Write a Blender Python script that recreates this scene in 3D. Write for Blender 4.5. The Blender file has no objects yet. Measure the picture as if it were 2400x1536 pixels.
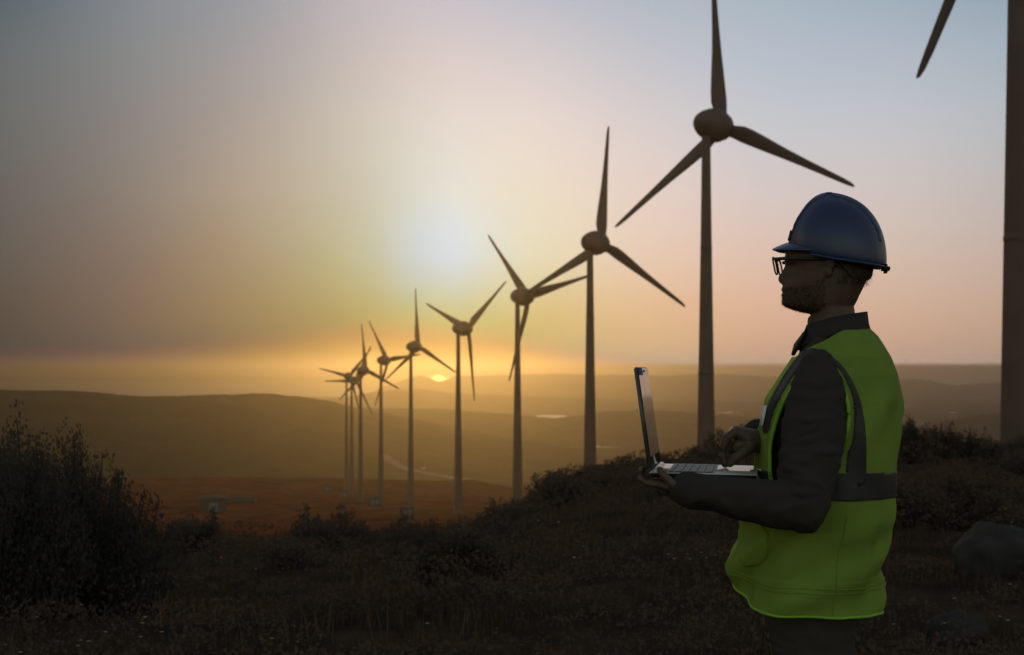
import bpy, bmesh, math, random
import numpy as np
from mathutils import Vector, Matrix, Euler, noise as mnoise
from math import radians as RAD, sin, cos, pi, exp, sqrt, atan2

# ------------------------------------------------------------------ camera, sky, sun, exposure
HAZE_COL = (0.58, 0.49, 0.41, 1); HAZE_D = 0.00016; HAZE_G = 0.885; HAZE_TOP = 80.0
sc = bpy.context.scene
C = sc.collection
F = 3333.333; H0 = 866.0; ZC = 1.42          # focal length in photo pixels, horizon row, eye height
cam_d = bpy.data.cameras.new('camera'); cam = bpy.data.objects.new('camera', cam_d); C.objects.link(cam)
cam.location = (0, 0, ZC); cam.rotation_euler = (RAD(90), 0, 0)
cam_d.lens = 50.0; cam_d.sensor_width = 36.0; cam_d.shift_y = (H0 - 768) / 2400.0
cam_d.clip_start = 0.05; cam_d.clip_end = 200000
cam_d.dof.use_dof = True; cam_d.dof.focus_distance = 3.6; cam_d.dof.aperture_fstop = 7.5
sc.camera = cam
sc.view_settings.view_transform = 'Standard'; sc.view_settings.look = 'None'
sc.view_settings.gamma = 1.0; sc.view_settings.exposure = 0.0
sc.render.engine = 'CYCLES'
sc.cycles.use_denoising = True
sc.cycles.volume_bounces = 0; sc.cycles.max_bounces = 6
sc.cycles.diffuse_bounces = 2; sc.cycles.glossy_bounces = 2; sc.cycles.transmission_bounces = 4
sc.cycles.caustics_reflective = False; sc.cycles.caustics_refractive = False

SUN_AZ = math.atan2(1030 - 1200, F); SUN_EL = math.atan2(H0 - 600, F)
sdir = Vector((sin(SUN_AZ) * cos(SUN_EL), cos(SUN_AZ) * cos(SUN_EL), sin(SUN_EL)))
sl = bpy.data.lights.new('sun', 'SUN'); sl.energy = 0.38; sl.angle = RAD(0.6); sl.color = (1.0, 0.62, 0.17)
sun = bpy.data.objects.new('sun', sl); C.objects.link(sun)
sun.rotation_euler = (-sdir).to_track_quat('-Z', 'Y').to_euler(); sun.location = (0, 0, 100)

def s2l(v):
    v = v / 255.0
    return v / 12.92 if v <= 0.04045 else ((v + 0.055) / 1.055) ** 2.4
# radiance of the evening sky by direction: rows of elevation, columns of azimuth (horizon glow, bright hazy sun, blue to the right)
SKY_P = [-1400, 0, 300, 600, 900, 1030, 1200, 1500, 1800, 2100, 2400, 3800]
SKY_Y = [-1500, 0, 150, 300, 450, 600, 750, 866]
SKY = [  # sRGB 0-255 triples, one row per elevation, one triple per azimuth
 [(44, 54, 63), (60, 72, 82), (78, 88, 96), (96, 104, 111), (107, 115, 123), (111, 119, 127), (111, 120, 131), (104, 117, 138), (98, 113, 133), (90, 108, 124), (82, 102, 120), (52, 64, 78)],
 [(60, 74, 82), (86, 99, 106), (130, 135, 143), (159, 158, 162), (200, 188, 192), (203, 194, 199), (196, 192, 200), (180, 186, 196), (169, 182, 192), (157, 173, 187), (141, 159, 174), (90, 106, 122)],
 [(74, 76, 78), (105, 109, 111), (135, 136, 134), (170, 162, 159), (210, 196, 188), (222, 206, 199), (220, 207, 203), (200, 197, 202), (184, 191, 202), (177, 185, 196), (164, 177, 188), (102, 116, 130)],
 [(74, 72, 70), (109, 109, 105), (139, 132, 128), (178, 164, 152), (216, 205, 189), (230, 218, 206), (236, 219, 207), (220, 207, 203), (200, 200, 203), (194, 195, 200), (180, 185, 189), (114, 122, 128)],
 [(72, 66, 60), (107, 101, 96), (141, 129, 117), (183, 164, 142), (214, 206, 184), (230, 226, 212), (239, 225, 201), (232, 210, 197), (214, 200, 195), (207, 195, 190), (189, 182, 179), (122, 118, 116)],
 [(70, 62, 54), (103, 94, 84), (138, 117, 101), (177, 154, 120), (208, 202, 172), (220, 224, 228), (235, 224, 192), (236, 205, 179), (223, 192, 174), (211, 188, 172), (196, 174, 162), (128, 111, 102)],
 [(64, 54, 44), (95, 81, 66), (131, 106, 83), (170, 140, 90), (206, 182, 108), (220, 203, 128), (230, 200, 122), (234, 189, 138), (223, 177, 145), (211, 172, 145), (196, 161, 138), (125, 103, 90)],
 [(58, 48, 38), (83, 69, 55), (116, 91, 68), (154, 123, 76), (194, 164, 84), (214, 182, 90), (224, 186, 106), (228, 182, 126), (210, 161, 126), (198, 155, 128), (182, 146, 122), (116, 96, 79)],
]
SKY_GAIN = [[1.0] * 12 for _ in range(8)]
skyc = np.array([[[s2l(v) for v in c] for c in r] for r in SKY]) * np.array(SKY_GAIN)[:, :, None]
az_k = np.degrees(np.arctan2(np.array(SKY_P) - 1200, F))
el_k = np.degrees(np.arctan2(H0 - np.array(SKY_Y), F))
def catmull(xk, yk, x):
    # monotone-ish cubic (finite difference tangents)
    xk = np.asarray(xk, float); yk = np.asarray(yk, float)
    m = np.gradient(yk, xk, axis=0)
    i = np.clip(np.searchsorted(xk, x) - 1, 0, len(xk) - 2)
    h = xk[i + 1] - xk[i]; t = np.clip((x - xk[i]) / h, 0, 1)
    return ((2*t**3-3*t**2+1)*yk[i] + (t**3-2*t**2+t)*h*m[i] + (-2*t**3+3*t**2)*yk[i+1] + (t**3-t**2)*h*m[i+1])
AZ0, AZ1 = -40.0, 40.0
azs = np.concatenate([[-38], np.linspace(-21, 21, 28), [38]])
els = [0.0, .1, .22, .36, .52, .75, 1.05, 1.4, 1.9, 2.6, 3.5, 4.56, 5.6, 7, 8.5, 10, 12, 14.5, 19, 26, 35]
order = np.argsort(el_k)
world = bpy.data.worlds.new('World'); sc.world = world; world.use_nodes = True
nt = world.node_tree; N = nt.nodes; L = nt.links
for n in list(N): N.remove(n)
def nd(t, **kw):
    n = N.new(t)
    for k, v in kw.items(): setattr(n, k, v)
    return n
def wmath(op, a, b=None, clamp=False):
    n = nd('ShaderNodeMath', operation=op); n.use_clamp = clamp
    for i, v in enumerate((a, b)):
        if v is None: continue
        if isinstance(v, (int, float)): n.inputs[i].default_value = v
        else: L.new(v, n.inputs[i])
    return n.outputs[0]
tc = nd('ShaderNodeTexCoord'); sep = nd('ShaderNodeSeparateXYZ'); L.new(tc.outputs['Generated'], sep.inputs[0])
azn = wmath('ARCTAN2', sep.outputs[0], sep.outputs[1])
u = wmath('MULTIPLY_ADD', azn, 180 / pi / (AZ1 - AZ0)); azn.node and None
u.node.inputs[2].default_value = -AZ0 / (AZ1 - AZ0)
eln = wmath('ARCSINE', sep.outputs[2])
eld = wmath('MULTIPLY', eln, 180 / pi)
prev = None
for k, e in enumerate(els):
    row = []
    colk = catmull(el_k[order], skyc[order].reshape(len(order), -1), np.full(36, float(e)))[0] if False else None
    y = np.array([catmull(el_k[order], skyc[order][:, j, :], float(e)) for j in range(12)])
    cols = np.array([catmull(az_k, y, float(a)) for a in azs])
    # the air in front adds its own light: what lies beyond it is dimmer by that much
    plen = min(HAZE_TOP / max(sin(RAD(e)), 1e-4), 60000); T_ = exp(-HAZE_D * plen)
    for j, a in enumerate(azs):
        cg = sin(RAD(e)) * sin(SUN_EL) + cos(RAD(e)) * cos(SUN_EL) * cos(RAD(a) - SUN_AZ); g_ = HAZE_G
        ph_ = (1 - g_ * g_) / (4 * pi * (1 + g_ * g_ - 2 * g_ * cg) ** 1.5)
        for c_ in range(3):
            S_ = HAZE_COL[c_] * (sl.energy * sl.color[c_] * ph_ * .93 + .8 * cols[j, c_])
            cols[j, c_] = max((cols[j, c_] - S_ * (1 - T_)) / max(T_, .05), .15 * cols[j, c_])
    r = nd('ShaderNodeValToRGB'); cr = r.color_ramp; cr.interpolation = 'LINEAR'
    while len(cr.elements) < len(azs): cr.elements.new(0.5)
    for j, a in enumerate(azs):
        el_ = cr.elements[j]; el_.position = (a - AZ0) / (AZ1 - AZ0)
    for j, a in enumerate(azs):
        cr.elements[j].color = (*[max(0.0, float(v)) for v in cols[j]], 1)
    L.new(u, r.inputs[0])
    if prev is None: prev = r.outputs[0]
    else:
        mr = nd('ShaderNodeMapRange'); mr.inputs[1].default_value = els[k - 1]; mr.inputs[2].default_value = e
        L.new(eld, mr.inputs[0])
        mx = nd('ShaderNodeMixRGB'); L.new(mr.outputs[0], mx.inputs[0]); L.new(prev, mx.inputs[1]); L.new(r.outputs[0], mx.inputs[2])
        prev = mx.outputs[0]
sky = nd('ShaderNodeTexSky'); sky.sky_type = 'NISHITA'; sky.sun_disc = False
sky.sun_elevation = SUN_EL; sky.sun_rotation = SUN_AZ; sky.dust_density = 3.0; sky.altitude = 200
skm = nd('ShaderNodeMixRGB', blend_type='MULTIPLY'); skm.inputs[0].default_value = 1
L.new(sky.outputs[0], skm.inputs[1]); skm.inputs[2].default_value = (0.31, 0.265, 0.225, 1)
# the photographed quarter of the sky blends into the plain evening sky away from it
dot = wmath('MULTIPLY', sep.outputs[1], 1.0)
bl = nd('ShaderNodeMapRange'); bl.interpolation_type = 'SMOOTHSTEP'
bl.inputs[1].default_value = 0.35; bl.inputs[2].default_value = 0.85; L.new(dot, bl.inputs[0])
mxs = nd('ShaderNodeMixRGB'); L.new(bl.outputs[0], mxs.inputs[0]); L.new(skm.outputs[0], mxs.inputs[1]); L.new(prev, mxs.inputs[2])
bg = nd('ShaderNodeBackground'); L.new(mxs.outputs[0], bg.inputs[0]); bg.inputs[1].default_value = 1.0
out = nd('ShaderNodeOutputWorld'); L.new(bg.outputs[0], out.inputs[0])
world.cycles.sampling_method = 'MANUAL'; world.cycles.sample_map_resolution = 1024

# ------------------------------------------------------------------ helpers
R = random.Random(7)
def tag(o, label=None, cat=None, group=None, kind=None):
    if label: o['label'] = label
    if cat: o['category'] = cat
    if group: o['group'] = group
    if kind: o['kind'] = kind
    return o
def empty(name, loc=(0, 0, 0), rz=0.0):
    o = bpy.data.objects.new(name, None); C.objects.link(o); o.location = loc; o.rotation_euler = (0, 0, rz)
    o.empty_display_size = 0.2
    return o
def mesh_obj(name, verts, faces, mat, parent=None, smooth=True):
    me = bpy.data.meshes.new(name); me.from_pydata([tuple(v) for v in verts], [], faces); me.update()
    if smooth: me.polygons.foreach_set('use_smooth', [True] * len(me.polygons))
    if mat: me.materials.append(mat)
    o = bpy.data.objects.new(name, me); C.objects.link(o)
    if parent: o.parent = parent
    return o
class MB:
    def __init__(s): s.v = []; s.f = []
    def add(s, vs, fs):
        b = len(s.v); s.v += [Vector(v) for v in vs]; s.f += [tuple(i + b for i in f) for f in fs]
    def box(s, c, sz, M=None, bev=0.0):
        x, y, z = [d / 2 for d in sz]
        if bev <= 0:
            vs = [Vector((a * x, b * y, cc * z)) for a in (-1, 1) for b in (-1, 1) for cc in (-1, 1)]
            fs = [(0, 1, 3, 2), (4, 6, 7, 5), (0, 4, 5, 1), (2, 3, 7, 6), (0, 2, 6, 4), (1, 5, 7, 3)]
        else:
            bm = bmesh.new(); bmesh.ops.create_cube(bm, size=1)
            for v in bm.verts: v.co = Vector((v.co.x * 2 * x, v.co.y * 2 * y, v.co.z * 2 * z))
            bmesh.ops.bevel(bm, geom=bm.edges[:], offset=bev, segments=2, affect='EDGES')
            bm.verts.index_update(); vs = [v.co.copy() for v in bm.verts]; fs = [tuple(v.index for v in f.verts) for f in bm.faces]; bm.free()
        c = Vector(c)
        if M is not None: vs = [M @ v for v in vs]
        s.add([v + c for v in vs], fs)
    def tube(s, pts, rad, n=12, caps=True, flat=None):
        """tapered tube through points; rad a number, list, or list of (ra, rb)."""
        pts = [Vector(p) for p in pts]
        if isinstance(rad, (int, float)): rad = [rad] * len(pts)
        rad = [(r, r) if isinstance(r, (int, float)) else r for r in rad]
        T0 = (pts[1] - pts[0]).normalized()
        up = Vector(flat) if flat else (Vector((0, 0, 1)) if abs(T0.z) < 0.9 else Vector((1, 0, 0)))
        rings = []
        def ring(c, t, ra, rb):
            nonlocal up
            a = (up - t * up.dot(t)).normalized(); b = t.cross(a)
            rings.append([c + a * (ra * cos(2 * pi * k / n)) + b * (rb * sin(2 * pi * k / n)) for k in range(n)])
        T = []
        for i in range(len(pts)):
            t = (pts[min(i + 1, len(pts) - 1)] - pts[max(i - 1, 0)])
            T.append(t.normalized())
        if caps:
            for q in (0.05, 0.45, 0.8):
                an = q * pi / 2
                ring(pts[0] - T[0] * rad[0][0] * cos(an) * 0.95, T[0], rad[0][0] * sin(an), rad[0][1] * sin(an))
        for p, t, r in zip(pts, T, rad): ring(p, t, *r)
        if caps:
            for q in (0.8, 0.45, 0.05):
                an = q * pi / 2
                ring(pts[-1] + T[-1] * rad[-1][0] * cos(an) * 0.95, T[-1], rad[-1][0] * sin(an), rad[-1][1] * sin(an))
        s.loft(rings)
    def loft(s, rings, cap=True):
        n = len(rings[0]); vs = [v for r in rings for v in r]; fs = []
        for i in range(len(rings) - 1):
            for k in range(n):
                a = i * n + k; b = i * n + (k + 1) % n
                fs.append((a, b, b + n, a + n))
        if cap:
            fs.append(tuple(range(n))[::-1]); fs.append(tuple((len(rings) - 1) * n + k for k in range(n)))
        s.add(vs, fs)
    def ellipsoid(s, c, r, M=None, n=24, m=14):
        rings = []
        c = Vector(c)
        for i in range(m + 1):
            ph = pi * (i + 0.02 * (1 if i == 0 else -1 if i == m else 0)) / m
            rr = []
            for k in range(n):
                v = Vector((r[0] * sin(ph) * cos(2 * pi * k / n), r[1] * sin(ph) * sin(2 * pi * k / n), -r[2] * cos(ph)))
                rr.append(c + (M @ v if M is not None else v))
            rings.append(rr)
        s.loft(rings)
    def build(s, name, mat, parent=None, smooth=True, fix=True):
        o = mesh_obj(name, s.v, s.f, mat, parent, smooth)
        if fix:
            bm = bmesh.new(); bm.from_mesh(o.data); bmesh.ops.recalc_face_normals(bm, faces=bm.faces[:]); bm.to_mesh(o.data); bm.free()
        return o
def voxel(o, size, smooth_it=4, fac=0.5):
    m = o.modifiers.new('r', 'REMESH'); m.mode = 'VOXEL'; m.voxel_size = size; m.use_smooth_shade = True
    m2 = o.modifiers.new('s', 'SMOOTH'); m2.iterations = smooth_it; m2.factor = fac
    bpy.context.view_layer.update()
    dg = bpy.context.evaluated_depsgraph_get()
    me = bpy.data.meshes.new_from_object(o.evaluated_get(dg)); mat = o.data.materials[0] if o.data.materials else None
    o.modifiers.clear(); o.data = me
    if mat and not me.materials: me.materials.append(mat)
    me.polygons.foreach_set('use_smooth', [True] * len(me.polygons))
    return o

def mat(name, col, rough=0.6, metal=0.0, spec=0.5, col2=None, nscale=5.0, bump=0.0, bscale=30.0, trans=0.0, tcol=None, coat=0.0, detail=6.0, ramp=(0.35, 0.65), obj=True):
    m = bpy.data.materials.new(name); m.use_nodes = True
    t = m.node_tree; n = t.nodes; l = t.links; p = n['Principled BSDF']
    p.inputs['Base Color'].default_value = (*col, 1); p.inputs['Roughness'].default_value = rough
    p.inputs['Metallic'].default_value = metal; p.inputs['Specular IOR Level'].default_value = spec
    if coat: p.inputs['Coat Weight'].default_value = coat; p.inputs['Coat Roughness'].default_value = 0.08
    tcn = n.new('ShaderNodeTexCoord'); co = tcn.outputs['Object']
    colout = None
    if col2 is not None:
        nz = n.new('ShaderNodeTexNoise'); nz.inputs['Scale'].default_value = nscale; nz.inputs['Detail'].default_value = detail
        l.new(co, nz.inputs['Vector'])
        r = n.new('ShaderNodeValToRGB'); r.color_ramp.elements[0].position = ramp[0]; r.color_ramp.elements[1].position = ramp[1]
        r.color_ramp.elements[0].color = (*col, 1); r.color_ramp.elements[1].color = (*col2, 1)
        l.new(nz.outputs['Fac'], r.inputs[0]); l.new(r.outputs[0], p.inputs['Base Color']); colout = r.outputs[0]
    if bump:
        nz = n.new('ShaderNodeTexNoise'); nz.inputs['Scale'].default_value = bscale; nz.inputs['Detail'].default_value = 5
        l.new(co, nz.inputs['Vector'])
        b = n.new('ShaderNodeBump'); b.inputs['Strength'].default_value = 1.0; b.inputs['Distance'].default_value = bump
        l.new(nz.outputs['Fac'], b.inputs['Height']); l.new(b.outputs[0], p.inputs['Normal'])
    if trans:
        tr = n.new('ShaderNodeBsdfTranslucent'); tr.inputs[0].default_value = (*(tcol or col), 1)
        mx = n.new('ShaderNodeMixShader'); mx.inputs[0].default_value = trans
        l.new(p.outputs[0], mx.inputs[1]); l.new(tr.outputs[0], mx.inputs[2])
        l.new(mx.outputs[0], n['Material Output'].inputs[0])
    return m

# ------------------------------------------------------------------ terrain
def interp(x, xs, ys): return np.interp(x, xs, ys)
P_COL = np.array([0, 600, 1110, 1330, 1500, 1800, 2400.])
Y_ROW = np.array([0, 8, 14, 25, 35, 50, 70, 120, 200, 280, 350, 424, 529, 635, 700, 830, 1000, 1150, 1400, 1700, 1e6])
Z_TAB = np.array([
 [0, -.05, -.4, -1.9, -3.1, -4.9, -7.4, -13.2, -21.5, -29.5, -37, -43, -54, -59, -63, -71.5, -76, -92, -130, -158, -158],
 [0, -.05, -.4, -1.9, -3.1, -4.9, -7.4, -13.2, -21.5, -29.5, -37, -43, -54, -58, -62, -71.5, -74, -90, -130, -158, -158],
 [0, 0, -.35, -1.8, -3.0, -4.7, -7.1, -12.8, -21, -29, -36, -41, -54, -58, -63, -72, -77, -92, -130, -158, -158],
 [0, 0, -.05, -.8, -1.45, -2.8, -5, -11.5, -18.5, -24, -30, -42, -56, -60, -68, -79, -88, -105, -135, -158, -158],
 [0, 0, .05, -.45, -1.0, -2.0, -4.0, -10.5, -16, -23, -32, -45, -60, -68, -78, -90, -100, -115, -140, -158, -158],
 [0, 0, .05, -.3, -.75, -1.7, -3.4, -9.5, -15, -24, -34, -48, -64, -76, -86, -98, -110, -125, -145, -158, -158],
 [0, 0, .05, -.3, -.75, -1.7, -3.4, -8.5, -16, -28, -40, -52, -68, -80, -90, -104, -116, -130, -148, -158, -158]])
LAYERS = [  # distance, depth, crest rows by photo column
 (2650, 430, [(-800, 905), (0, 914), (170, 918), (350, 933), (450, 928), (600, 922), (700, 931), (760, 940), (850, 962), (1000, 990), (1200, 1035), (1500, 1090), (2600, 1150)]),
 (3600, 430, [(-800, 1050), (600, 1000), (760, 960), (850, 955), (900, 958), (1000, 959), (1100, 965), (1200, 972), (1300, 981), (1360, 975), (1420, 966), (1500, 963), (1600, 968), (1700, 975), (1800, 985), (1900, 997), (2100, 1008), (2240, 985), (2330, 972), (2600, 965)]),
 (6200, 600, [(-800, 1000), (760, 940), (820, 930), (870, 921), (930, 914), (1000, 913), (1060, 922), (1200, 928), (1400, 935), (1500, 942), (1600, 946), (1700, 941), (1800, 943), (2100, 952), (2300, 958), (2600, 950)]),
 (9200, 800, [(-800, 1000), (860, 925), (920, 900), (950, 889), (985, 880), (1006, 886), (1030, 894), (1050, 888), (1068, 879), (1100, 881), (1150, 880), (1200, 878), (1300, 877), (1450, 879), (1560, 880), (1640, 877), (1700, 877), (1780, 882), (1860, 886), (2000, 888), (2100, 890), (2140, 887), (2180, 893), (2240, 904), (2300, 899), (2400, 893), (2800, 890)]),
 (13900, 220, [(-800, 990), (480, 925), (530, 906), (620, 904), (740, 905), (790, 925), (2800, 990)]),
 (20500, 800, [(-800, 882), (0, 883), (200, 884), (400, 881), (700, 883), (850, 884), (930, 890), (960, 1000), (2800, 1000)]),
]
def terrain_z(x, y):
    x = np.asarray(x, float); y = np.asarray(y, float)
    ys = np.maximum(y, 1.0)
    p = np.clip(1200 + F * x / ys, -2500, 5000)
    yi = np.clip(ys, 0, 1e6)
    k = np.clip(np.searchsorted(Y_ROW, yi) - 1, 0, len(Y_ROW) - 2)
    t = np.clip((yi - Y_ROW[k]) / (Y_ROW[k + 1] - Y_ROW[k]), 0, 1)
    # column weights
    pc = np.clip(p, 0, 2400)
    j = np.clip(np.searchsorted(P_COL, pc) - 1, 0, len(P_COL) - 2)
    s = np.clip((pc - P_COL[j]) / (P_COL[j + 1] - P_COL[j]), 0, 1)
    # close to the camera the column has no meaning: fade to the middle
    z = (Z_TAB[j, k] * (1 - t) + Z_TAB[j, k + 1] * t) * (1 - s) + (Z_TAB[j + 1, k] * (1 - t) + Z_TAB[j + 1, k + 1] * t) * s
    # ridges
    sea = (y > 8200) & (p < 1000) | (y > 12000)
    z = np.where(sea, -164.0, z)
    for D, sg, prof in LAYERS:
        pr = np.array(prof, float)
        crest = ZC - (interp(p, pr[:, 0], pr[:, 1]) - H0) / F * D
        h = -166 + (crest + 166) * np.exp(-((y - D) / sg) ** 2)
        h = np.where(crest < -164, -170, h)
        z = np.where(y > 1300, np.maximum(z, h), z)
    # little lake behind the middle hill
    d = ((p - 1292) / 42) ** 2 + ((y - 4800) / 230) ** 2
    z = np.where(d < 1, np.minimum(z, -162), z)
    return z
def fbm(x, y, sc_, seed=0.0, oct=4):
    o = np.zeros_like(x, dtype=float); a = 1.0
    for i in range(oct):
        f = sc_ * 2 ** i; ph = seed + i * 13.7
        o += a * (np.sin(x * f + 1.7 * np.sin(y * f * .8 + ph) + ph) * np.cos(y * f * 1.1 + 1.3 * np.sin(x * f * .9 - ph)))
        a *= 0.5
    return o
def ground_z(x, y):
    x = np.asarray(x, float); y = np.asarray(y, float)
    z = terrain_z(x, y)
    amp = np.interp(y, [0, 4, 12, 60, 300, 1000, 2000, 60000], [0.015, .015, .05, .2, .5, .9, 2.2, 3.0])
    fr = fbm(x, y, 0.55, 1.0, 4) * np.interp(y, [0, 30, 200], [1, .6, 0]) + fbm(x, y, 0.06, 4.0, 5) * np.interp(y, [0, 10, 100], [0, .3, 1])
    fr2 = fbm(x, y, 0.008, 9.0, 5) * np.interp(y, [0, 600, 1500], [0, 0, 1.3])
    wet = z < -160.5
    z = z + np.where(wet, 0, amp * (fr + fr2) * 0.55)
    return z
def gz(x, y): return float(ground_z(np.array([x]), np.array([y]))[0])

rowsY = np.concatenate([np.linspace(-70, 3, 40), np.geomspace(3.2, 1000, 330), np.geomspace(1006, 23000, 460), np.geomspace(23500, 85000, 12)])
cs = np.linspace(-1, 1, 560); cs = np.sign(cs) * np.abs(cs) ** 1.5
GX, GY = np.meshgrid(cs, rowsY)
GX = GX * (60 + 1.15 * np.maximum(GY, 0))
GZ = ground_z(GX, GY)
nr, ncl = GX.shape
me = bpy.data.meshes.new('ground')
co = np.stack([GX, GY, GZ], -1).reshape(-1, 3).astype(np.float32)
me.vertices.add(len(co)); me.vertices.foreach_set('co', co.ravel())
ii, jj = np.meshgrid(np.arange(nr - 1), np.arange(ncl - 1), indexing='ij'); a = (ii * ncl + jj).ravel()
fc = np.stack([a, a + 1, a + ncl + 1, a + ncl], 1)
me.loops.add(fc.size); me.polygons.add(len(fc))
me.loops.foreach_set('vertex_index', fc.ravel().astype(np.int32)); me.polygons.foreach_set('loop_start', (np.arange(len(fc)) * 4).astype(np.int32))
me.update(calc_edges=True); me.polygons.foreach_set('use_smooth', [True] * len(me.polygons))
ground = bpy.data.objects.new('ground', me); C.objects.link(ground); tag(ground, kind='structure')
# scrub covered soil
m = bpy.data.materials.new('scrub_ground'); m.use_nodes = True
t = m.node_tree; n = t.nodes; l = t.links; p = n['Principled BSDF']; p.inputs['Roughness'].default_value = 1.0; p.inputs['Specular IOR Level'].default_value = 0.0
tcn = n.new('ShaderNodeTexCoord')
def tnoise(scale, detail=6, rough=0.6, anis=None):
    z = n.new('ShaderNodeTexNoise'); z.inputs['Scale'].default_value = scale; z.inputs['Detail'].default_value = detail; z.inputs['Roughness'].default_value = rough
    if anis:
        mp = n.new('ShaderNodeMapping'); mp.inputs['Scale'].default_value = anis; l.new(tcn.outputs['Object'], mp.inputs[0]); l.new(mp.outputs[0], z.inputs['Vector'])
    else: l.new(tcn.outputs['Object'], z.inputs['Vector'])
    return z.outputs['Fac']
def tramp(fac, stops):
    r = n.new('ShaderNodeValToRGB'); e = r.color_ramp.elements
    while len(e) < len(stops): e.new(0.5)
    for i, (ps, c) in enumerate(stops): e[i].position = ps; e[i].color = (*c, 1)
    l.new(fac, r.inputs[0]); return r.outputs[0]
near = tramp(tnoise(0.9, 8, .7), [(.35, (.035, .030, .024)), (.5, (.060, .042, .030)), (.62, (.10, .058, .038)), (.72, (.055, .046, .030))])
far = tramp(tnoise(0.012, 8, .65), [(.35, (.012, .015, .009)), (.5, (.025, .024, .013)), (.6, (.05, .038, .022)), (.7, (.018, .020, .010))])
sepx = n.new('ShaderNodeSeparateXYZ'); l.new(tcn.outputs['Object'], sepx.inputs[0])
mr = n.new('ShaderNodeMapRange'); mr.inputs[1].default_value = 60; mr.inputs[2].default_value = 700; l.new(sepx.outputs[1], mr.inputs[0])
mid = tramp(tnoise(0.06, 9, .7), [(.35, (.050, .020, .012)), (.48, (.13, .040, .020)), (.58, (.21, .062, .030)), (.70, (.065, .027, .015))])  # red cast of the sun's lens flare, put into the mid-distance ground colour
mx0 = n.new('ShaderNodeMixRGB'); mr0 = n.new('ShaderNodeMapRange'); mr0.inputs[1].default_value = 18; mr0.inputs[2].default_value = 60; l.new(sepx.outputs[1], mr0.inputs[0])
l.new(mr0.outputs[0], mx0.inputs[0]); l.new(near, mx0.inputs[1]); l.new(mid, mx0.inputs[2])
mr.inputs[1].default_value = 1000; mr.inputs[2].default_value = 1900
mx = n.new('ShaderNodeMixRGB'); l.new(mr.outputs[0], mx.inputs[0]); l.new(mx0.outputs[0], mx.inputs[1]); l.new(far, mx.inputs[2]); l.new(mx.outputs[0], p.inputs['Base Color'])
bmp = n.new('ShaderNodeBump'); bmp.inputs['Distance'].default_value = .12; l.new(tnoise(2.5, 8, .75), bmp.inputs['Height']); l.new(bmp.outputs[0], p.inputs['Normal'])
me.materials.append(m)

# sea
wm = mat('sea_water', (.02, .03, .035), rough=0.20, spec=1.0)
t = wm.node_tree
sea = mesh_obj('sea', [(-120000, 2000, -160), (120000, 2000, -160), (120000, 87000, -160), (-120000, 87000, -160)], [(0, 1, 2, 3)], wm, None, False)
tag(sea, kind='structure')

# ------------------------------------------------------------------ haze
def haze():
    x0, x1, y0, y1, z0, z1 = -125000, 125000, -80, 88000, -172, HAZE_TOP
    mb = MB(); mb.box(((x0 + x1) / 2, (y0 + y1) / 2, (z0 + z1) / 2), (x1 - x0, y1 - y0, z1 - z0))
    m = bpy.data.materials.new('haze_air'); m.use_nodes = True; t = m.node_tree; t.nodes.clear()
    v = t.nodes.new('ShaderNodeVolumePrincipled'); v.inputs['Color'].default_value = HAZE_COL
    v.inputs['Density'].default_value = HAZE_D; v.inputs['Anisotropy'].default_value = HAZE_G
    o = t.nodes.new('ShaderNodeOutputMaterial'); t.links.new(v.outputs[0], o.inputs['Volume'])
    h = mb.build('haze', m, None, False); tag(h, kind='stuff')
haze()

# ------------------------------------------------------------------ wind turbines
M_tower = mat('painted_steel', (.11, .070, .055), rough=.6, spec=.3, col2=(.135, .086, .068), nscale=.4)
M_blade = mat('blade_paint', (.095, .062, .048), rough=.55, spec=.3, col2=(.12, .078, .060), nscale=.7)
RB = 22.0; OV = 3.8
def mesh_tower():
    mb = MB(); n = 40; rings = []
    for z, r in ((-3, 1.5), (-.3, 1.5), (.25, 1.5), (.3, 1.30), (.6, 1.27), (8, 1.15), (15.7, 1.03), (15.9, 1.027), (15.95, 1.06), (16.2, 1.06), (16.25, 1.02), (16.5, 1.016), (24, .895), (32.6, .765), (32.8, .76), (32.85, .79), (33.1, .79), (33.15, .755), (33.4, .75), (41, .65), (48.6, .57), (49.2, .62)):
        rings.append([Vector((r * cos(2 * pi * k / n), r * sin(2 * pi * k / n), z)) for k in range(n)])
    mb.loft(rings); return mb
def mesh_blade():
    mb = MB(); rings = []; n = 20
    for r, ch, th, tw, off in ((.9, 1.5, 1.15, 0, 0), (1.9, 1.6, 1.0, 8, .05), (2.6, 1.85, .8, 14, .14), (3.6, 2.1, .62, 14, .25), (5, 2.05, .5, 12, .27), (7.5, 1.75, .38, 9, .22), (10.5, 1.35, .28, 6, .15), (14, 1.02, .2, 4, .1), (17.5, .8, .14, 2, .06), (20, .66, .1, 1, .03), (21.3, .5, .07, 0, 0.0), (21.85, .3, .05, 0, -.05), (22, .1, .03, 0, -.1)):
        rr = []
        ta = RAD(tw)
        for k in range(n):
            a_ = 2 * pi * k / n
            x = cos(a_) * ch * 1.06 / 2; y = sin(a_) * th / 2 * (1 - 0.45 * cos(a_) if r > 2 else 1)
            x = x - off
            rr.append(Vector((x * cos(ta) - y * sin(ta), x * sin(ta) + y * cos(ta), r)))
        rings.append(rr)
    mb.loft(rings); return mb
def mesh_nacelle():
    mb = MB(); rings = []; n = 32
    for yy, r in ((-2.1, .05), (-2.0, .5), (-1.6, .95), (-1.0, 1.42), (-.2, 1.80), (.7, 2.08), (1.5, 2.26), (2.1, 2.30), (2.7, 2.2), (3.0, 1.9), (3.02, .6)):
        rings.append([Vector((r * cos(2 * pi * k / n), yy, r * sin(2 * pi * k / n))) for k in range(n)])
    mb.loft(rings); return mb
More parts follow.
